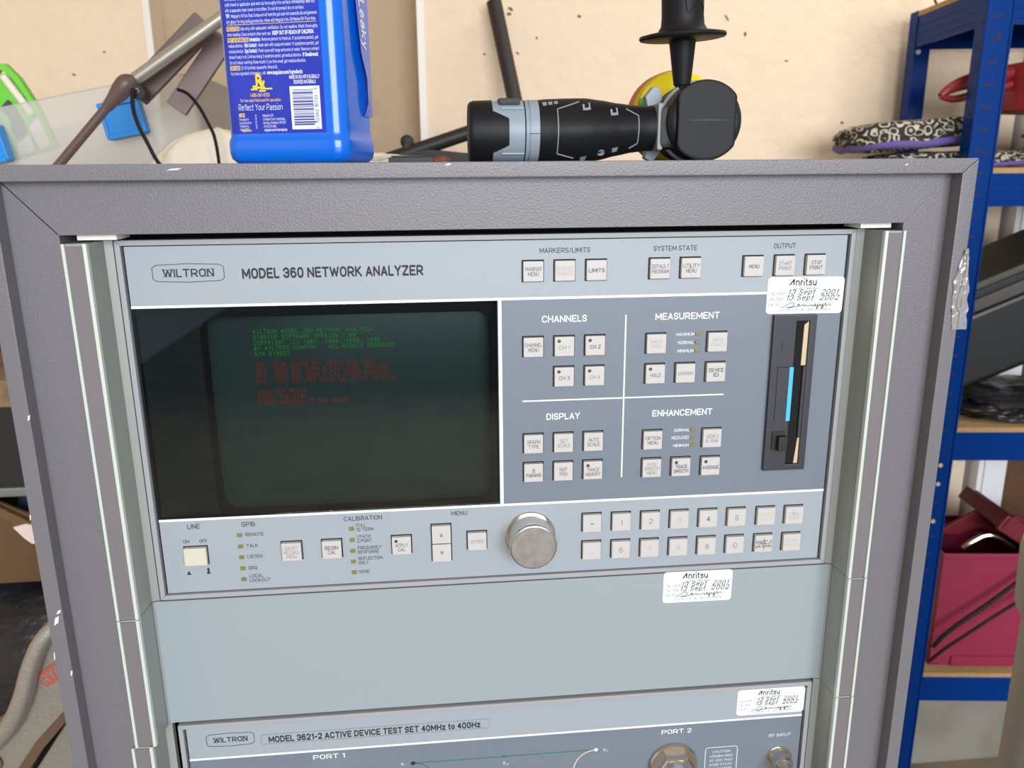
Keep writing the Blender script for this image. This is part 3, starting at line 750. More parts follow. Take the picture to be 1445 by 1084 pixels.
# ---- blue wax bottle
bottle = thing('polish_bottle', 'blue plastic polish bottle with a dense text label, standing on the rack', 'bottle', -117, 82, TOP)
BX = Matrix.Translation((-120.5, 82, TOP)) @ Matrix.Rotation(math.radians(-17), 4, 'Z') @ Matrix.Scale(.955, 4)
def rsec(w, d, r, n=6):          # rounded rectangle ring, counter-clockwise from the front right
    return rrect(-w, w, -d, d, r, n)
b = MB(BX)
prof = [(0, 36, 22, 8), (1.2, 39, 25, 9), (4, 41.6, 27.6, 9.5), (8, 42.6, 28.6, 10), (13.5, 42.6, 28.6, 10), (16, 42.2, 28.2, 9.8), (18, 41.4, 27.2, 9.4), (22, 41.2, 27.0, 9.4),
        (150, 41.2, 27.0, 9.4), (160, 41.4, 27.2, 9.6), (175, 40, 26, 11), (192, 30, 22, 14), (202, 17, 16, 12), (206, 15.5, 15, 12), (214, 15.5, 15, 12)]
rings = [[b.V((p[0], p[1], z)) for p in rsec(w, d, min(r, d - .5))] for z, w, d, r in prof]
for A, B in zip(rings, rings[1:]):
    n = len(A)
    for k in range(n): b.F([A[k], A[(k + 1) % n], B[(k + 1) % n], B[k]])
b.F(rings[0][::-1]); b.F(rings[-1])
b.build('bottle_body', BLUE, bottle, sharp=.9)
b = MB(BX); b.lathe([(212, 18), (213, 19), (232, 18.4), (234, 17)], (0, 0, 0), (0, 0, 1), 40); b.build('cap', WHITE, bottle)
def bside(t, off):               # point on the front of the bottle at arc length t from the middle, pushed out by off
    t = t * .93 - 1.9; fl = 41.2 - 9.4; r = 9.4 + off
    if abs(t) <= fl: return (t, -27.0 - off)
    a = (abs(t) - fl) / 9.4; s_ = 1 if t > 0 else -1
    return (s_ * (fl + r * math.sin(a)), -27.0 + 9.4 - r * math.cos(a))
LX0, LX1, LZ0, LZ1 = -38.5, 33.5, 23.2, 150.0
BL = BX @ Matrix.Translation((0, 0, -4.2))
b = MB(BL)
N = 40
for i in range(N):
    t0, t1 = LX0 + (LX1 - LX0) * i / N, LX0 + (LX1 - LX0) * (i + 1) / N
    p, q = bside(t0, .12), bside(t1, .12)
    b.poly([(p[0], p[1], LZ0), (q[0], q[1], LZ0), (q[0], q[1], LZ1), (p[0], p[1], LZ1)])
lb = lab(b.build('back_label', LABEL, bottle), 'navy label printed with small white and yellow text')
class LT:                        # printing that follows the label round the bottle
    def __init__(s): s.w, s.y, s.o = MB(BL), MB(BL), MB(BL)
    def put(s, b, str_, x, z, h, width=None, align='L', weight=.15, rot=False, shear=0, xs=.7):
        vs, fs = text_geo(str_, shear, weight)
        x0 = min(p[0] for p in vs); x1 = max(p[0] for p in vs)
        k = h * xs if width is None else width / (x1 - x0)
        of = {'L': x0, 'C': (x0 + x1) / 2, 'R': x1}[align]
        P = []
        for i, p in enumerate(vs):
            tx, tz = (p[0] - of) * k, p[1] * h
            if rot: tx, tz = -tz, tx
            q = bside(x + tx, .24 + (i // 4 % 12) * .006); P.append((q[0], q[1], z + tz))
        b.geo(P, fs); return (x1 - x0) * k
L_ = LT()
lines = [
 ([('w', 'than one pass. Machine: For best results use with a soft foam buffing pad on a rotary', 66)],),
 ([('w', 'mults, use a high speed rotary buffer with a Meguiar\'s foam cutting pad', 56)],),
 ([('y', 'DIRECTIONS FOR USE BY HAND:', 21), ('b', 'SHAKE WELL.', 10), ('w', 'Always apply on a cool surface. Working', 33)],),
 ([('w', 'one section at a time, dispense a small amount of product on a 100% cotton, terry', 65)],),
 ([('w', 'cloth towel or applicator pad and rub thoroughly into surface. Immediately wipe dry', 65)],),
 ([('w', 'with a separate clean towel or microfiber. Do not let product dry on surface.', 57)],),
 ([('b', 'TIP:', 3), ('w', 'Meguiar\'s All One Step Compound will feed the gel coat with essential oils and generate', 62)],),
 ([('w', 'rich gloss. For long lasting protection, follow with Meguiar\'s No. 56 Marine/RV Pure Wax.', 65)],),
 None,
 ([('y', 'PRECAUTIONS:', 9), ('w', 'Use only with adequate ventilation. Do not swallow. Wash thoroughly', 56)],),
 ([('w', 'after handling. Close container after each use.', 32), ('b', 'KEEP OUT OF REACH OF CHILDREN.', 30)],),
 ([('y', 'FIRST AID INFORMATION:', 15), ('b', 'Inhalation:', 8), ('w', 'Remove person to fresh air. If symptoms persist, get', 41)],),
 ([('w', 'medical attention.', 11), ('b', 'Skin Contact:', 9), ('w', 'Wash skin with soap and water. If symptoms persist, get', 44)],),
 ([('w', 'medical attention.', 11), ('b', 'Eye Contact:', 9), ('w', 'Flush eyes with large amounts of water. Remove contact', 44)],),
 ([('w', 'lenses if easy to do. Continue rinsing. If symptoms persist, get medical attention.', 53), ('b', 'If Swallowed:', 11)],),
 ([('w', 'Do not induce vomiting. Rinse mouth. If you feel unwell, get medical attention.', 56)],),
 ([('y', 'CONTAINS:', 7), ('w', 'CD-10 Synthetic Isoparaffin, Mineral Oil.', 27)],),
 ([('w', 'For more ingredient information, visit', 26), ('b', 'www.meguiars.com/ingredients', 26)],)]
z = 113.4
for ln in lines:
    if ln is None:
        for i in range(12):
            p, q = bside(-33.6 + 64.6 * i / 12, .24), bside(-33.6 + 64.6 * (i + 1) / 12, .24)
            L_.y.poly([(p[0], p[1], z + 2.2), (q[0], q[1], z + 2.2), (q[0], q[1], z + 2.5), (p[0], p[1], z + 2.5)])
        z -= .9; continue
    x = -34
    for c, t, w in ln[0]:
        if c == 'y':            # yellow bar with navy lettering
            for i in range(8):
                p, q = bside(x - .3 + (w + .5) * i / 8, .2), bside(x - .3 + (w + .5) * (i + 1) / 8, .2)
                L_.y.poly([(p[0], p[1], z - .4), (q[0], q[1], z - .4), (q[0], q[1], z + 2.2), (p[0], p[1], z + 2.2)])
            L_.put(L_.o, t, x, z, 1.75, w, weight=.22)
        else: L_.put(L_.w, t, x, z, 1.75 if c == 'w' else 1.9, w, weight=.13 if c == 'w' else .26)
        x += w + 1
    z -= 3.3
L_.put(L_.w, 'MADE IN USA WITH GLOBALLY', 20, 56.6, 1.9, 22, 'C', .22); L_.put(L_.w, 'SOURCED MATERIALS', 20, 53.6, 1.9, 16, 'C', .22)
L_.put(L_.y, 'R', -16, 53.5, 5.6, 4.6, 'L', .34); L_.put(L_.y, 'x', -12.4, 51.5, 5.4, 3.2, 'L', .34)
for (dx, dz, w_, h_) in ((-18.5, 51.2, 7, 1.2), (-20.0, 50.3, 5, .9), (-13, 50.6, 9, .9), (-18.6, 52.2, 3.5, .9), (-14, 49.3, 5, .9)):
    p, q = bside(dx, .26), bside(dx + w_, .26); L_.y.poly([(p[0], p[1], dz), (q[0], q[1], dz), (q[0], q[1], dz + h_), (p[0], p[1], dz + h_)])
L_.put(L_.y, '1-800-347-5700', -13.6, 46.4, 1.9, 14.5, 'C', .18); L_.put(L_.y, 'For free expert Marine and RV care advice', -13.5, 43.4, 1.7, 30, 'C', .15)
L_.put(L_.w, 'Reflect Your Passion', -30.5, 38.3, 3.5, 33, 'L', .11, shear=.12)
L_.put(L_.y, 'M6732', -30.6, 34.2, 2.0, 4.4, 'L', .3)
for i, t in enumerate(('Formulated for', '& manufactured for', '(c) Meguiar\'s Inc.,', 'Irvine, CA 92614')): L_.put(L_.w, t, -30.6, 31.8 - i * 2.05 + .2, 1.35, 7 + 2 * (i == 1), 'L', .14)
L_.put(L_.y, 'meguiars.com', -29.6, 25.2, 1.4, 7.5, 'L', .22)
L_.put(L_.w, 'E00732 02/18', -17.5, 27, 1.0, 8.5, 'L', .14, rot=True)
for i, (t, w) in enumerate((('Meguiar\'s UK', 8), ('3 Lamport Court, Heartlands,', 16.5), ('Daventry, Northants, NN11 8UF', 17), ('+44 870 241 6696', 9.5))): L_.put(L_.w, t, -12.8, 34.2 - i * 2.25, 1.45, w, 'L', .14)
L_.put(L_.w, 'meguiars.com/international', -12.4, 25.3, 1.5, 17, 'L', .2)
L_.w.build('white_printing', LWHITE, lb, smooth=False); L_.y.build('yellow_printing', YEL, lb, smooth=False); L_.o.build('navy_printing', LABEL, lb, smooth=False)
b = MB(BL); c_ = MB(BL)
p, q = bside(8.6, .22), bside(30.4, .22)
b.poly([(p[0], p[1], 26.0), (q[0], q[1], 26.0), (q[0], q[1], 52.0), (p[0], p[1], 52.0)])
zz = 50; rr = random.Random(3); i = 0
while zz > 28.5:
    h = rr.choice((.35, .35, .7, 1.0)); p, q = bside(10.5, .3), bside(25.4 if i % 9 else 26.6, .3)
    c_.poly([(p[0], p[1], zz - h), (q[0], q[1], zz - h), (q[0], q[1], zz), (p[0], p[1], zz)])
    zz -= h + rr.choice((.3, .35, .6)); i += 1
vs, fs = text_geo('70382 16732', 0, .16); x1 = max(p[0] for p in vs)
def bc(str_, zz, w):
    vs, fs = text_geo(str_, 0, .16); x1 = max(p[0] for p in vs)
    c_.geo([(bside(28.6 - p[1] * 1.9, .3)[0], bside(28.6, .3)[1], zz + p[0] / x1 * w) for p in vs], fs)
bc('0', 26.4, .9); bc('70382 16732', 29.6, 17); bc('6', 50, .9)
bcp = b.build('barcode_patch', LWHITE, lb); c_.build('barcode', BAR, bcp, smooth=False)
b = MB(BX)                       # loose front label curling off the right-hand side
def peel(u, v):
    z_ = 31 + v * 119
    left = -9 + 15 * (1 - v) ** 1.2 + (6 * math.sin((.32 - v) / .32 * math.pi) if v < .32 else 0)
    y_ = left + u * (22 - left)
    return (41.5 + .8 + 3.0 * (1 - u) * (.4 + .6 * (1 - v)) * (1 if v > .08 else v / .08), y_, z_)
b.sheet(peel, 10, 30)
pl = lab(b.build('peeling_label', LILAC, bottle), 'lilac underside of the peeling front label')
b = MB(BX)
vs, fs = text_geo('Prevent Leaky', 0, .24)
x1 = max(p[0] for p in vs)
P = []
for p in vs:
    v_ = .97 - p[0] / x1 * .62; u_ = .22 + .42 * p[1]
    q = peel(u_, v_); P.append((q[0] + .35, q[1], q[2]))
b.geo(P, fs); b.build('white_printing', LWHITE, pl, smooth=False)

# ---- cordless polisher lying on its side
pol = thing('polisher', 'black and grey cordless polisher with a side handle and yellow pad, lying on the rack', 'power tool', 80, 130, TOP)
AZ, AY = 62.6, 130.0
def body_r(x):
    K = [(36, 21.6), (44, 22.4), (60, 22.9), (72, 22.6), (84, 20.6), (96, 18.2), (108, 16.4), (118, 15.6), (130, 15.4)]
    for (a, ra), (c, rc) in zip(K, K[1:]):
        if x <= c:
            t = max(0, (x - a) / (c - a)); t = t * t * (3 - 2 * t) * .4 + t * .6; return ra + (rc - ra) * t
    return K[-1][1]
def body_c(x): return AZ + max(0, x - 60) / 70 * 2.6
b = MB(); b.lathe([(-11.6, 18.6), (-10.6, 20.2), (-8, 21.3), (5, 21.7), (5, 20)], (0, AY, AZ), (1, 0, 0), 56); bat = b.build('battery_end', RUB, pol)
b = MB(); b.lathe([(4.6, 21.2), (27, 21.4), (27.2, 20.9), (27.8, 20.9), (28, 21.6), (30, 21.8), (30.2, 21.2), (30.8, 21.2), (31, 21.9), (37.4, 21.9), (38, 21)], (0, AY, AZ), (1, 0, 0), 56)
col = b.build('grey_collar', TGREY, pol)
def cyl_patch(b, fn, r, n=16, m=6):
    b.sheet(lambda u, v: (fn(v)[0], AY - r * math.cos(fn(v)[1] + (fn(v)[2] - fn(v)[1]) * u), AZ + r * math.sin(fn(v)[1] + (fn(v)[2] - fn(v)[1]) * u)), n, m)
R_ = math.radians
for c0, c1 in ((-43, 39), (137, 223)):
    b = MB(); cyl_patch(b, lambda v: (4 + 12 * v, R_(c0 + 17 * v), R_(c1 - 17 * v)), 21.95)
    cyl_patch(b, lambda v: (4 + .01 * v, R_(c0), R_(c1)), 21.95); b.build('battery_grip', RUB, bat)
b = MB(); b.box(9.5, 24.5, AY - 13, AY + 13, AZ + 17.5, AZ + 22.2, 1.2); b.build('release_button', RUBD, col)
for sg in (1, -1):
    b = MB(); b.box(11, 27, AY - 16.4, AY - 15, AZ + sg * 15.2 - .6, AZ + sg * 15.2 + .6, .3); b.build('moulded_rib', TGREY, col)
b = MB(); b.tube([(27.5, AY - math.cos(t) * 21.3, AZ + math.sin(t) * 21.3) for t in [R_(-80 + 8 * k) for k in range(21)]], .25, 6); b.build('seam', BLACK, col)
b = MB(); b.line(30, AZ - 2, 37.5, AZ - 2, .3, AY - 22.1); b.build('seam', BLACK, col)
b = MB()
xs_ = [36 + i * 3.2 for i in range(30)]
rings = []
for x in xs_:
    r = body_r(x); n = 48; ring_ = []
    for k in range(n):
        t = 2 * math.pi * k / n
        rr_ = r * (1 + .035 * max(0, math.cos(t)) ** 24 * (1 if 48 < x < 112 else 0))
        ring_.append(b.V((x, AY - rr_ * math.cos(t), body_c(x) + r * math.sin(t))))
    rings.append(ring_)
for A, B in zip(rings, rings[1:]):
    for k in range(48): b.F([A[k], A[(k + 1) % 48], B[(k + 1) % 48], B[k]])
b.F(rings[0][::-1]); b.F(rings[-1])
grip = b.build('grip_body', RUB, pol)
def surf(x, dz, off=.15):
    r = body_r(x) + off; c = body_c(x); dz = max(-r * .98, min(r * .98, dz))
    k = 1 + .03 * max(0, math.sqrt(1 - (dz / r) ** 2)) ** 24
    return (x, AY - math.sqrt(r * r - dz * dz) * k, c + dz)
def sline(pts, w, name, m=TGR2):
    b = MB(); P = []
    for a, c in zip(pts, pts[1:]):
        for i in range(8): P.append(surf(a[0] + (c[0] - a[0]) * i / 8, a[1] + (c[1] - a[1]) * i / 8))
    P.append(surf(*pts[-1])); b.tube(P, w, 6); return b.build(name, m, grip)
sline([(66, 19.5), (50, 14.5), (50, -15.5), (62, -18.5)], .45, 'trim_line'); sline([(100, 13.5), (108.5, 8.5), (108.5, -10.5), (103, -13.5)], .45, 'trim_line')
def spatch(pts, name, m=TGREY):
    b = MB(); b.geo([surf(x, z, .3) for x, z in pts], [tuple(range(len(pts)))][:1]); return b.build(name, m, grip)
for x, z in ((68, 17.6), (88, 13.5)):
    b = MB()
    for q in ([(0, 0), (1.5, 0), (1.5, -4.4), (0, -4.4)], [(1.5, -2.8), (4.5, -2.4), (4.5, -4.2), (1.5, -4.4)], [(4.5, 1), (5.6, 1), (5.6, -4), (4.5, -4.2)]):
        b.poly([surf(x + p[0], z + p[1], .3) for p in q])
    b.build('grip_mark', TGREY, grip)
for x, z in ((67, -18.2), (90, -13.0)): spatch([(x, z), (x + 4.4, z + .8), (x + 4, z - 2.2), (x + .4, z - 2.8)], 'grip_mark')
for i in range(3): spatch([(40 + i * 4, 19.2 + i * .3), (43 + i * 4, 19.8 + i * .3), (43.2 + i * 4, 17.2 + i * .6), (40.6 + i * 4, 16.6 + i * .6)], 'logo_block', TGR2)
b = MB(); q = Vector(surf(82, -15.6, 0)); d_ = (q - Vector((82, AY, body_c(82)))).normalized(); b.lathe([(-.5, 2.6), (.5, 2.6), (.3, 2), (-.1, .1)], q, d_, 20); b.build('screw', TGREY, grip)
b = MB(); b.box(122, 126.5, AY - 16.6, AY + 16.6, 49, 81.5, 2); b.build('neck_flange', TGR2, pol)
# gear head, axis along y
hx, hz = 154.5, 68.5
b = MB(); b.lathe([(104 - 104, 21), (2, 24.5), (5, 26.8), (18, 27.4), (20, 26), (24, 26), (27, 28), (46, 28), (52, 24), (60, 15), (66, 13)], (hx, 104, hz), (0, 1, 0), 56)
b.box(123, 150, 112, 148, 50, 80, 5); head = b.build('gear_head', RUBD, pol)
b = MB()
P = []
for k in range(64):
    t = 2 * math.pi * k / 64; r = 27.2
    x, z_ = r * math.cos(t), r * math.sin(t); P.append((hx - 1.5 + max(-20.5, min(21.5, x)), hz + z_))
b.prism(P, 99.5, 106, 'xz', 2.6); cp = b.build('rubber_cap', RUB, pol)
b = MB(); b.prism([(hx - 20, hz), (hx, hz + 1.2), (hx + 20.5, hz), (hx, hz - .6)], 99.1, 99.7); b.build('cap_ridge', RUBD, cp)
b = MB(); b.lathe([(22, 27.2), (23, 29.4), (25, 29.6), (26, 28)], (hx + 1, 104, hz), (0, 1, 0), 56); lab(b.build('head_ring', TGR2, pol), 'thin grey ring round the gear head')
for P in ([(122, 80), (120, 88), (126, 95), (131, 94), (133, 86), (130, 80)], [(165, 96), (168, 99.5), (175, 96), (174, 91)], [(122, 52), (121, 44), (127, 41.5), (133, 48), (132, 54)]):
    b = MB(); b.prism(P, 142, 152, 'xz', 1); b.build('guard_tab', TGREY, pol)
b = MB(); b.cyl((hx - 1, 165, hz + 4), (hx - 1, 182, hz + 6), 9, n=24); b.build('spindle', STEEL, pol)
b = MB(); px_, pz_ = 157, 76.2
b.lathe([(0, 31), (1, 34), (9, 35), (10, 35)], (px_, 181, pz_), (0, 1, 0), 64); lab(b.build('backing_pad', FOAMY, pol), 'yellow foam backing pad')
b = MB(); b.lathe([(0, 35), (2, 35.8), (16, 35.8), (19, 33)], (px_, 191, pz_), (0, 1, 0), 64); lab(b.build('polishing_pad', FOAMO, pol), 'orange foam polishing pad behind the yellow one')
b = MB(); b.box(124.5, 132, 176, 181.5, 80, 90, 1.5); lab(b.build('pad_tag', LIME, pol), 'small lime green tag on the pad')
# side handle
HT = Matrix.Translation((143.5, AY, 94)) @ Matrix.Rotation(R_(3.0), 4, 'X') @ Matrix.Rotation(R_(-3), 4, 'Y')
b = MB(HT); b.lathe([(-6, 5), (0, 5), (1, 6.2), (28, 9.2), (31, 9.6)], (0, 0, 0), (0, 0, 1), 32); b.build('handle_stem', RUB, pol)
b = MB(HT); b.lathe([(30, 9), (30.5, 26), (31.2, 29.6), (32.6, 30.6), (34.2, 30), (35.4, 24), (36.5, 17.5), (40, 15.2), (46, 14.6), (64, 14.8), (90, 13.6), (120, 14), (126, 12), (128, 4)], (0, 0, 0), (0, 0, 1), 48)
hd = b.build('side_handle', RUB, pol)
b = MB(HT)
b.tube([(x, -math.sqrt(14.9 ** 2 - x * x), z) for x, z in ((-4, 66), (-2.5, 56), (-1.5, 47), (.6, 47), (3, 51), (7, 54), (10.5, 52.5), (12.5, 49))], .3, 6, smooth=1); b.build('grip_seam', BLACK, hd)

# ---- small things behind the bottle and polisher
t_ = thing('hand_scraper', 'short dark metal bar with a reddish-brown tip lying between the bottle and polisher', 'tool', -42, 118, TOP)
b = MB(); b.box(-68, -37, 112, 122, TOP, TOP + 5, .8); b.box(-66, -44, 113.5, 120.5, TOP + 5, TOP + 6.2, .4); b.build('bar', RUBD, t_)
b = MB(); b.blob((-31, 117, TOP + 3), (7, 5, 3), .15, 3, 3, 3, flat=TOP); lab(b.build('tip', RUST, t_), 'reddish-brown tip')
b = MB(); b.blob((-100, 268, TOP + 5), (44, 22, 7), .35, 2.2, 9, 4, flat=TOP)
tag(b.build('crumpled_paper', CLOTH), 'crumpled white paper lying behind the blue bottle on the right', 'paper')

# ================================================================ bench and things behind the rack
BZ = -197.0
bench = thing('workbench', 'rough wooden workbench standing behind the rack along the wall', 'workbench', -430, 800, FLOOR)
b = MB(); b.box(-1250, 330, 500, 1190, BZ - 33, BZ, 2); b.build('bench_top', WOOD, bench)
for x in (-1230, 240):
    for y in (520, 1110):
        b = MB(); b.box(x, x + 70, y, y + 70, FLOOR, BZ - 33, 2); b.build('leg', WOOD, bench)
b = MB(); b.box(-1250, 330, 1160, 1180, BZ - 150, BZ - 33, 1); b.build('rail', WOOD, bench)

# storage tub, tilted, right end up
TT = Matrix.Translation((-576, 800, BZ + 53)) @ Matrix.Rotation(R_(-11), 4, 'Y')
tub = thing('storage_tub', 'frosted clear plastic storage tub with blue clips, tilted, behind the rack on the left', 'storage box', -567, 800, BZ)
b = MB(TT)
def tubring(z, w, d, r, inn=0): return [b.V((p[0], p[1], z)) for p in rrect(-w + inn, w - inn, -d + inn, d - inn, r, 8)]
W0 = 285
rg = [tubring(2, W0 - 40, 110, 40), tubring(10, W0 - 30, 120, 46), tubring(195, W0 - 8, 138, 60), tubring(242, W0 - 2, 146, 62), tubring(252, W0 + 4, 150, 64), tubring(258, W0 + 4, 150, 64), tubring(258, W0 - 4, 143, 60), tubring(195, W0 - 14, 132, 56), tubring(14, W0 - 36, 114, 42)]
for A, B in zip(rg, rg[1:]):
    n = len(A)
    for k in range(n): b.F([A[k], A[(k + 1) % n], B[(k + 1) % n], B[k]])
b.F(rg[0][::-1]); b.F(rg[-1])
b.build('tub_body', TUB, tub)
for cx in (24, 198):
    b = MB(TT); b.box(cx - 23, cx + 23, -163, -148, 194, 234, 2); b.box(cx - 25, cx + 25, -168, -148, 231, 237, 1.5); b.box(cx - 23, cx + 23, -169, -148, 192, 198, 1.5)
    b.box(cx - 25, cx - 21, -166, -148, 194, 234, 1); b.box(cx + 21, cx + 25, -166, -148, 194, 234, 1)
    lab(b.build('clip', CLIP, tub), 'bright blue locking clip')
for k, (cx, cz, rx, rz, m, sd, nm, l) in enumerate(((-80, 88, 100, 62, SAGE, 3, 'green_cloth', 'pale green cloth bundled inside the frosted tub'), (145, 88, 78, 62, CARDD, 6, 'brown_bundle', 'brownish bundle inside the frosted tub, right of the green cloth'))):
    b = MB(TT); b.blob((cx, -10, cz), (rx, 85, rz), .2, 2.2, sd, 4); tag(b.build(nm, m), l, 'cloth' if k == 0 else 'bundle')

# green plastic caddy sticking out of the tub
gt = thing('squeegee', 'lime green plastic squeegee with white bars, sticking up from the storage tub', 'cleaning tool', -625, 800, 60)
GT = Matrix.Translation((-602, 792, 66)) @ Matrix.Rotation(R_(-16), 4, 'Y')
b = MB(GT)
o = [(-30, 0), (-34, 60), (-26, 88), (-8, 122), (2, 126), (14, 122), (24, 100), (32, 58), (34, 0)]
i_ = [(-24, 4), (-27, 58), (-20, 84), (-5, 112), (2, 117), (8, 114), (17, 96), (26, 56), (28, 4)]
n = len(o)
for y in (0,):
    A = [b.V((p[0], -7, p[1])) for p in o]; B = [b.V((p[0], -7, p[1])) for p in i_]; C_ = [b.V((p[0], 7, p[1])) for p in o]; D = [b.V((p[0], 7, p[1])) for p in i_]
    for k in range(n):
        j = (k + 1) % n
        b.F([A[k], A[j], B[j], B[k]]); b.F([C_[j], C_[k], D[k], D[j]]); b.F([A[j], A[k], C_[k], C_[j]]); b.F([B[k], B[j], D[j], D[k]])
b.build('frame', GREENP, gt)
b = MB(GT); b.prism([(p[0] * .95, p[1] * .95 + 2) for p in i_], 2, 5); lab(b.build('back_plate', GREENP, gt), 'green back plate')
b = MB(GT); b.tube([(4, -3, 108), (20, -3, 50)], 5.5, 14); lab(b.build('bar', CLOTH, gt), 'cream bar')
b = MB(GT); b.prism([(-18, 70), (-4, 78), (0, 66), (4, 36), (-2, 30), (-14, 26), (-16, 40), (-12, 54)], -5, 2, 'xz', 1); lab(b.build('blade', GREYD, gt), 'dark slate insert')
for P in ([(8, 36), (26, 46), (28, 6), (10, 2)], [(-18, 18), (4, 26), (4, 2), (-20, 2)]):
    b = MB(GT); b.prism(P, -5, 2, 'xz', 1); lab(b.build('pad', WHITE, gt), 'white pad')

# pole with brown arm and slats
pst = thing('folding_stand', 'grey metal pole with brown arm and slats, leaning in front of the storage tub', 'stand', -430, 545, BZ)
b = MB(); b.cyl((-377, 545, 138), (-120, 545, 303), 7.4, n=20); b.cyl((-296, 545, 190), (-294, 545, 191.3), 7.7, n=20); b.build('pole', POLE, pst)
b = MB()
d_ = Vector((-378 + 461, 0, 133 - 48)).normalized()
s0 = Vector((-376, 533, 137))
b.lathe([(-9, 2), (-7, 6), (-2, 10), (4, 11.2), (12, 10.6), (28, 7.2), (38, 6), (40, 4.6)], s0, -d_, 24)
b.build('pivot_head', BROWN, pst)
b = MB(); end = s0 - d_ * ((s0.z - BZ - 4) / d_.z); b.cyl(s0 - d_ * 34, end, 5.2, n=18); b.build('arm', BROWN, pst)
b = MB(); b.cyl((-366, 530, 126), (-366, 550, 126), 8, n=18); b.build('pivot_lug', RUBD, pst)
b = MB(); b.cyl((-366, 528, 127.5), (-366, 531, 127.5), 3, n=12); b.build('bolt', STEEL, pst)
for a, c, w, y, m in (((-296, 206), (-392, 118), 15, 575, BROWN), ((-281, 194), (-352, 104), 13, 600, BROWN2)):
    d_ = Vector((c[0] - a[0], 0, c[1] - a[1])); L = d_.length * .9; d_.normalize(); n_ = Vector((-d_.z, 0, d_.x))
    b = MB(Matrix(((d_.x, 0, n_.x, a[0]), (0, 1, 0, y), (d_.z, 0, n_.z, a[1]), (0, 0, 0, 1)))); b.box(-2, L, -5, 5, -w, w, 2); b.build('slat', m, pst)
b = MB(); b.tube([(-367, 522, 130), (-371, 522, 112), (-368, 525, 90), (-359, 524, 70), (-352, 523, 52), (-340, 524, 35), (-338, 530, -40), (-350, 540, BZ + 3)], 2.3, 8, smooth=2)
tag(b.build('power_lead', CABLE), 'thin black lead hanging down from the brown pivot', 'cable')
b = MB(); b.tube([(-330, 560, 132), (-318, 556, 128), (-304, 548, 112), (-293, 538, 92), (-286, 533, 78), (-283, 530, 40), (-284, 530, BZ + 3)], 1.9, 8, smooth=2)
tag(b.build('curved_cable', CABLE), 'thin black cable curving down beside the blue bottle', 'cable')
# white bag
b = MB()
def bagf(u, v):
    th = u * 2 * math.pi; ph = v * math.pi
    r = 1 + .10 * noise.noise(Vector((math.cos(th) * 1.5, math.sin(th) * 1.5, v * 3))) + .05 * math.sin(th * 9 + v * 6) * math.sin(ph)
    return (-298 + 104 * r * math.sin(ph) * math.cos(th), 588 + 42 * r * math.sin(ph) * math.sin(th), -46 - 135 * math.cos(ph) * (1 + .25 * (r - 1)))
b.sheet(bagf, 48, 28)
wb = tag(b.build('cloth_sack', CLOTH, sharp=3), 'white cloth sack slumped behind the blue bottle, right of the tub', 'bag')
# black pipes
b = MB(); b.cyl((146, 690, BZ + 8), (38, 1150, 0), 1, n=3) if False else None
b = MB(); top = Vector((92, 1180, 348)); bot = Vector((190, 1040, BZ + 14))
b.lathe([(0, 14.5), ((top - bot).length, 14.5)], bot, top - bot, 24)
tag(b.build('black_pipe', TUBEB), 'black plastic pipe leaning upright against the wall behind the polisher', 'pipe')
b = MB(); b.cyl((-150, 880, 42), (90, 880, 118), 11.5, n=20); b.cyl((-150, 880, 42), (-640 + 0, 880, -113), 11.5, n=20) if False else None
b.cyl((90, 880, 118), (100, 880, 121), 13, n=20)
pp = thing('black_tube', 'black tube lying at a slant on a dark wedge behind the polisher', 'pipe', -30, 880, BZ)
b.build('tube', TUBEB, pp)
b = MB(); b.prism([(-160, BZ), (-160, 42), (-95, 64), (-40, 72), (20, 66), (90, 76), (90, BZ)], 868, 896, 'xz', 3); b.build('wedge', RUBD, pp)
b = MB(); b.lathe([(0, 3), (2, 9), (6, 11), (10, 8)], (-74, 874, 84), (0, 1, 0), 12); b.box(-80, -70, 872, 886, 56, 82, 2); b.build('hook', RUBD, pp)

# ---- left of the rack: what stands under the bench and in front of it
b = MB(); b.box(-900, -420, 512, 900, -338, BZ - 33.2, 3); dw = lab(b.build('underbench_crate', RUBD, bench), 'dark crate added under the bench top')  # dark crate put in for the darkness under the bench, joined to it
b = MB(); b.box(-905, -415, 506, 514, -346, -334, 2); lab(b.build('foil_edge', FOIL, dw), 'dull silver edging below the dark crate')
b = MB(); b.blob((-586, 505, BZ + 5), (13, 10, 8), .2, 3, 2, 3, flat=BZ); tag(b.build('paper_scrap', TISS), 'small white scrap on the bench edge, left of the rack', 'paper')
sk = MB(); sk.blob((-620, 640, FLOOR + 448), (270, 170, 480), .07, 2.0, 11, 5, 4.0, flat=FLOOR)
tag(sk.build('bin_bag', BIN), 'big full black bin bag left of the rack, below the cardboard box', 'bag')
bx = thing('cardboard_box', 'open brown cardboard box left of the rack, under the bench', 'box', -660, 640, -470)
b = MB(); BT, BB = -404, -468
b.prism([(-880, BB), (-470, BB), (-470, BT), (-560, -372), (-600, -350), (-880, -350)], 520, 524); b.box(-474, -470, 524, 760, BB, BT, .5); b.box(-880, -876, 524, 760, BB, BT, .5); b.box(-880, -470, 756, 760, BB, BT, .5); b.box(-876, -474, 524, 756, BB, BB + 4, .5); b.build('box_walls', CARD, bx)
b = MB(); b.prism([(-880, -352), (-598, -352), (-540, -390), (-552, -396), (-604, -364), (-880, -364)], 512, 519.5, 'xz', 1); b.build('flap', CARDD, bx)
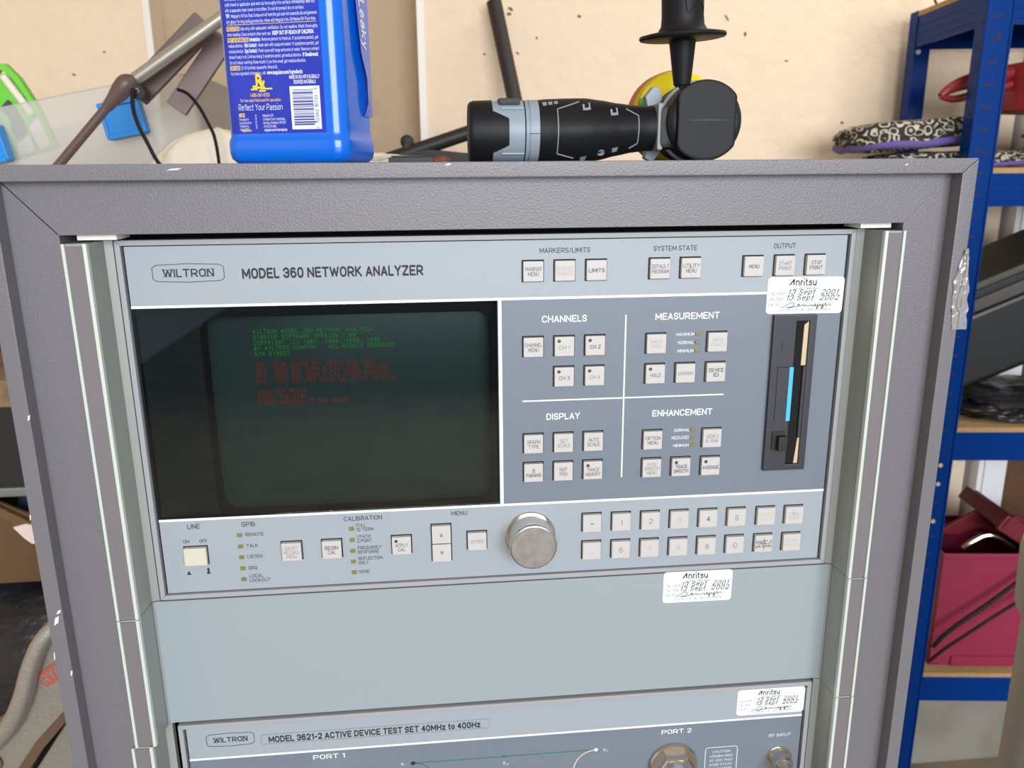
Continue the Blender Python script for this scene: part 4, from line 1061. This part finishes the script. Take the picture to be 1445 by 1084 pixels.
b = MB(); b.prism([(-572, -388), (-556, -384), (-540, -388), (-520, -382), (-522, -396), (-534, -410), (-552, -412), (-560, -404)], 510, 515, 'xz', 1.5); tag(b.build('tissue', TISS), 'pale crumpled tissue caught on the cardboard box', 'tissue')
b = MB(); b.blob((-566, 610, -392), (40, 36, 36), .15, 2, 5, 4); tag(b.build('blue_bundle', mat('blue_cloth', S(64, 104, 150), .8)), 'blue cloth bundle inside the cardboard box', 'cloth')

# mitre saw arm
ms = thing('mitre_saw', 'cast metal saw arm with a faded red logo, lower left beside the rack', 'power tool', -410, 200, -420)
b = MB()
P = [(-370, -334), (-392, -350), (-408, -378), (-420, -412), (-436, -440), (-462, -462), (-520, -490), (-540, -560), (-470, -570), (-435, -510), (-404, -462), (-372, -432), (-340, -400), (-335, -340)]
b.prism(P, 195, 240, 'xz', 7); b.build('arm', CAST, ms)
b = MB(); b.tube([(-366, 196, -338), (-388, 190, -352), (-403, 188, -381), (-414, 187, -414), (-431, 189, -444), (-458, 192, -468)], lambda t: 7 + 2 * t, 12, smooth=2); b.build('rounded_edge', CAST, ms)
b = MB(); b.prism([(-352, -408), (-376, -434), (-408, -470), (-440, -514), (-446, -508), (-414, -464), (-380, -428), (-356, -402)], 192, 196); lab(b.build('grimy_groove', CASTD, ms), 'grimy brown groove along the arm')
b = MB(); b.prism([(-352, -412), (-392, -455), (-434, -515), (-420, -560), (-380, -500), (-384, -476), (-352, -450)], 205, 225, 'xz', 3); b.build('base_plate', CAST, ms)
b = MB(); b.lathe([(0, 10), (1.5, 10), (1.5, 8.6), (-3, 8.6), (-3, .1)], (-455, 194, -482), (0, -1, 0), 28); lab(b.build('pivot_hole', CASTD, ms), 'round recess in the arm')
LGX = Matrix.Translation((-389, 193.8, -394)) @ Matrix.Rotation(R_(-34), 4, 'Y')
b = MB(LGX); b.prism([(-13, -7.5), (22, -7.5), (22, 7.5), (-13, 7.5)], 0, .8); lg = lab(b.build('logo_patch', LOGOR, ms), 'faded red logo patch')
b = MB(LGX); b.text('RYOBI', -11, -4, 8, y=-.2, align='L', width=31, weight=.22); b.build('lettering', CAST, lg, smooth=False)
b = MB(); b.box(-480, -300, 200, 330, -640, -540, 8); b.build('saw_base', RUBD, ms)
b = MB(); b.prism([(-470, -640), (-310, -640), (-290, FLOOR), (-500, FLOOR)], 205, 325, 'xz', 4); b.build('saw_stand', RUBD, ms)

# ================================================================ shelving at the right
A7 = R_(7)
SH = Matrix.Translation((884, 884, 0)) @ Matrix.Rotation(-A7, 4, 'Z')     # local x along the front, y towards the wall
sh = thing('shelving_unit', 'blue metal boltless shelving unit with chipboard shelves at the right', 'shelving', 884, 884, FLOOR)
SD, SWd, SF = 288, 900, 45
def upright(x, y, sx, sy):
    b = MB(SH)
    b.box(min(x, x + sx * SF), max(x, x + sx * SF), min(y, y + sy * 2), max(y, y + sy * 2), FLOOR, 360 if sy > 0 else 333, .4)
    b.box(min(x, x + sx * 2), max(x, x + sx * 2), min(y, y + sy * SF * .72), max(y, y + sy * SF * .72), FLOOR, 360 if sy > 0 else 333, .4)
    b.box(min(x + sx * (SF - 3), x + sx * SF), max(x + sx * (SF - 3), x + sx * SF), min(y, y - sy * 2.5), max(y, y - sy * 2.5), FLOOR, 333, .4)
    u = b.build('upright', SHB, sh)
    return u
for x, sx in ((0, 1), (SWd, -1)):
    for y, sy in ((0, 1), (SD, -1)):
        u = upright(x, y, sx, sy)
        if x == 0 and sy > 0:
            k = 0; z = 318
            while z > FLOOR + 60:
                b = MB(SH)
                if k % 3 == 9: pass
                b.box(11, 29, -.35, .3, z - 5.5, z - 1, .3); b.build('slot', SLOT, u)
                b = MB(SH); b.box(-.4, .2, 9, 17, z - 14, z - 7, .3); b.build('slot', SLOT, u)
                z -= 36; k += 1
            for z in (250, -510, -548, -625):
                b = MB(SH); b.cyl((24, .2, z), (24, -.5, z), 4.2, n=16); lab(b.build('bolt_hole', SLOT if z > 0 else BEIGE, u), 'round hole in the upright')
        if x == 0 and sy < 0:
            b = MB(SH); b.cyl((22, SD - 2.6, 262), (22, SD - 2.2, 262), 5, n=18); lab(b.build('bolt_hole', WHITE, u), 'round hole showing the bright wall')
            for k in range(9):
                b = MB(SH); b.box(-.4, .2, SD - 24, SD - 16, 280 - k * 30, 288 - k * 30, .3); b.build('slot', SLOT, u)
for zt in (326, 30.5, -441, -967):
    b = MB(SH); b.box(1, SWd - 1, 2.2, SD - 2.2, zt - 4, zt + 5.5, .5); b.build('shelf_board', SHW, sh)
    for (x0_, x1_, y0_, y1_) in ((2.4, SWd - 2.4, 2.2, 5), (2.4, SWd - 2.4, SD - 5, SD - 2.2), (2.2, 5, 5, SD - 5), (SWd - 5, SWd - 2.2, 5, SD - 5)):
        b = MB(SH); b.box(x0_, x1_, y0_, y1_, zt - 60, zt - 4.2, .4)
        if y1_ - y0_ < 5:
            yy = y0_ if y0_ < 100 else y1_
            for q in (-20, -34, -48): b.box(x0_ + 30, x1_ - 30, yy - .8, yy + .8, zt + q - 2, zt + q + 2, .6)
        else:
            xx = x0_ if x0_ < 100 else x1_
            for q in (-20, -34, -48): b.box(xx - .8, xx + .8, y0_ + 6, y1_ - 6, zt + q - 2, zt + q + 2, .6)
        b.build('beam', SHB, sh)
b = MB(); b.tube([(945, 1150, 430), (939, 1140, 380), (936, 1120, 345), (941, 1110, 334)], 2, 8, smooth=2); tag(b.build('loose_wire', CABLE), 'end of a thin black wire on the top shelf', 'cable')

# patterned quilted cloths on the eye-level shelf
def quilt(name, l, cx, cy, cz, hx_, hy_, hz_, yaw, tilt, seed, grp=None):
    T = SH @ Matrix.Translation((cx, cy, cz)) @ Matrix.Rotation(yaw, 4, 'Z') @ Matrix.Rotation(tilt, 4, 'Y')
    t = thing(name, l, 'cloth', 0, 0, 0, grp); c = T @ Vector((0, 0, 0)); t.location = M3(*c); WORLD[t] = M3(*c)
    b = MB(T); b.blob((0, 0, 0), (hx_, hy_, hz_), .09, 2.6, seed, 5, 4.0); b.build('quilted_cloth', SWIRL, t)
    b = MB(T)
    P = []
    for k in range(49):
        a = 2 * math.pi * k / 48; d = Vector((math.cos(a), math.sin(a), 0)); kk = (abs(d.x) ** 4 + abs(d.y) ** 4) ** -.25
        P.append((d.x * kk * hx_ * .97, d.y * kk * hy_ * .97, -hz_ * .6 + hz_ * .3 * noise.noise(Vector((math.cos(a) * 2, math.sin(a) * 2, seed)))))
    b.tube(P, hz_ * .26, 10); lab(b.build('edging', PURP, t), 'purple bound edge')
    return t
quilt('quilted_pad', 'black and cream scroll-print cloth with purple edge, overhanging the shelf end, uppermost', -40, 142, 97, 128, 84, 27, .12, R_(-4), 3)
quilt('quilted_pad', 'black and cream scroll-print cloth folded under the overhanging one', 30, 142, 52, 140, 88, 15, 0, R_(-1), 5)
quilt('quilted_pad', 'scroll-print cloth lowest in the pile right of the near upright', 345, 120, 62, 160, 112, 21, 0, 0, 8)
quilt('quilted_pad', 'scroll-print cloth with purple edge on top of the pile right of the near upright', 345, 115, 113, 155, 105, 22, .05, R_(-4), 12)

# maroon plastic watering can on the cloths
wc = thing('maroon_scoop', 'maroon plastic scoop with a looped handle, on the patterned cloths', 'scoop', 960, 985, 130)
b = MB()
P1 = [(866, 158), (878, 172), (905, 184), (945, 193), (1000, 203), (1060, 214), (1120, 222), (1180, 222), (1180, 190), (1060, 186), (1000, 178), (945, 168), (905, 152), (880, 150)]
P2 = [(886, 164), (898, 168), (912, 168), (918, 162), (906, 158), (890, 158)]
b.tube([(868, 960, 160), (884, 960, 173), (910, 960, 183), (960, 962, 194), (1030, 965, 206), (1100, 970, 214)], lambda t: 5 + 9 * min(1, t * 2), 12, smooth=2)
b.tube([(868, 960, 160), (890, 960, 154), (915, 960, 158), (945, 960, 168), (1000, 962, 180)], lambda t: 4.5 + 5 * t, 12, smooth=2)
b.build('looped_handle', MAROON, wc)
b = MB(); b.lathe([(0, 52), (3, 56), (78, 66), (80, 66), (78, 62), (6, 52), (6, .1)], (1058, 970, 132), (0, 0, 1), 40); b.build('scoop_bowl', MAROON, wc)

# black case and bag on the middle shelf
cs = thing('equipment_case', 'black plastic case with a grey lid rim, propped at a slant on the middle shelf', 'case', 1110, 990, -436)
CT = Matrix.Translation((950, 925, -400)) @ Matrix.Rotation(-A7, 4, 'Z') @ Matrix.Rotation(R_(-24), 4, 'Y')
b = MB(CT); b.box(4, 330, 8, 190, 12, 152, 14, 4); b.build('case_shell', CASE, cs)
b = MB(CT); b.box(0, 334, 2, 196, 152, 176, 4, 3); lab(b.build('grey_band', CASEG, cs), 'beige-grey band below the lid')
b = MB(CT); b.box(-2, 336, 0, 198, 177, 192, 3, 3); b.build('lid_seal', RUBD, cs)
b = MB(CT); b.box(-4, 338, -2, 200, 192, 206, 4, 3); lab(b.build('lid_rim', CASEG, cs), 'grey lid rim')
b = MB(CT); b.tube([(60, 1, 172), (64, -1, 166), (86, -1, 158)], 1.6, 8, smooth=1); b.build('latch_wire', RUBD, cs)
b = MB(); b.blob((1130, 975, -412), (165, 92, 30), .2, 2.4, 21, 5, 2.8, flat=-435)
tag(b.build('folded_bag', BIN), 'crumpled black plastic bag under the black case', 'bag')

# crimson crate with lid on the lower shelf
CR = Matrix.Translation((958, 905, -961.2)) @ Matrix.Rotation(-A7, 4, 'Z')
cr = thing('crimson_crate', 'crimson plastic tool crate with its dark red lid tipped open, on the lowest shelf', 'crate', 1080, 990, -961)
b = MB(CR)
def cbox(b, w, d, h, t): b.box(0, w, 0, t, 0, h, 1.5); b.box(0, w, d - t, d, 0, h, 1.5); b.box(0, t, t, d - t, 0, h, 1.5); b.box(w - t, w, t, d - t, 0, h, 1.5); b.box(0, w, 0, d, 0, t, 1)
cbox(b, 330, 190, 252, 4); b.box(-3, 333, -4, 0, 244, 254, 1.5); b.box(42, 333, -4, 0, 0, 22, 1.5)
b.build('crate_body', CRIMS, cr)
LT_ = CR @ Matrix.Translation((128, 60, 316)) @ Matrix.Rotation(R_(33), 4, 'Y')
b = MB(LT_); b.box(-6, 300, -44, 110, -12, 4, 3); b.box(-12, 300, -50, -38, -26, 9, 2.5); b.box(-14, -2, -50, 110, -22, 9, 3); b.box(2, 12, -46, 100, 4, 12, 2)
lab(b.build('lid', DKRED, cr), 'dark red lid tipped open')
b = MB(CR); b.prism([(28, 250), (118, 312), (330, 250)], 96, 104, 'xz', 2); lab(b.build('lid_back', DKRED, cr), 'dark red back of the open lid')
b = MB(CR)
b.tube([(70, 60, 235), (85, 58, 252), (112, 56, 270), (138, 54, 262), (162, 52, 246), (178, 52, 235)], 6, 10, smooth=2)
tag(b.build('metal_strap', STEEL), 'curved shiny metal strap standing in the crimson crate', 'strap')
for k, (P, l) in enumerate(([[(935, 868, -895), (952, 866, -868), (985, 864, -838), (1035, 862, -800), (1085, 862, -760), (1130, 862, -722), (1230, 862, -640)], 'upper black cable draped across the crimson crate'],
                            [[(930, 866, -925), (955, 862, -896), (990, 858, -868), (1040, 856, -830), (1090, 856, -798), (1130, 856, -768), (1230, 856, -690)], 'lower black cable draped across the crimson crate'])):
    b = MB(); b.tube(P, 4 if k == 0 else 3.2, 8, smooth=2); tag(b.build('black_cable', CABLE), l, 'cable')

# grey pipe at the lower right
gp = thing('grey_standpipe', 'grey plastic standpipe with a wide collar, at the lower right edge', 'pipe', 738, 272, FLOOR)
b = MB(); b.lathe([(0, 100), (FLOOR * -1 - 470, 104)], (738, 272, FLOOR), (0, 0, 1), 56); b.build('lower_pipe', GPIPE, gp)
b = MB(); b.lathe([(-472, 106), (-468, 114), (-400, 117), (-388, 115), (-384, 100)], (738, 272, 0), (0, 0, 1), 56); b.build('collar', GPIPE, gp)
b = MB(); b.lathe([(-390, 96), (0, 92)], (738, 272, 0), (0, 0, 1), 56); b.build('upper_pipe', GPIPE, gp)
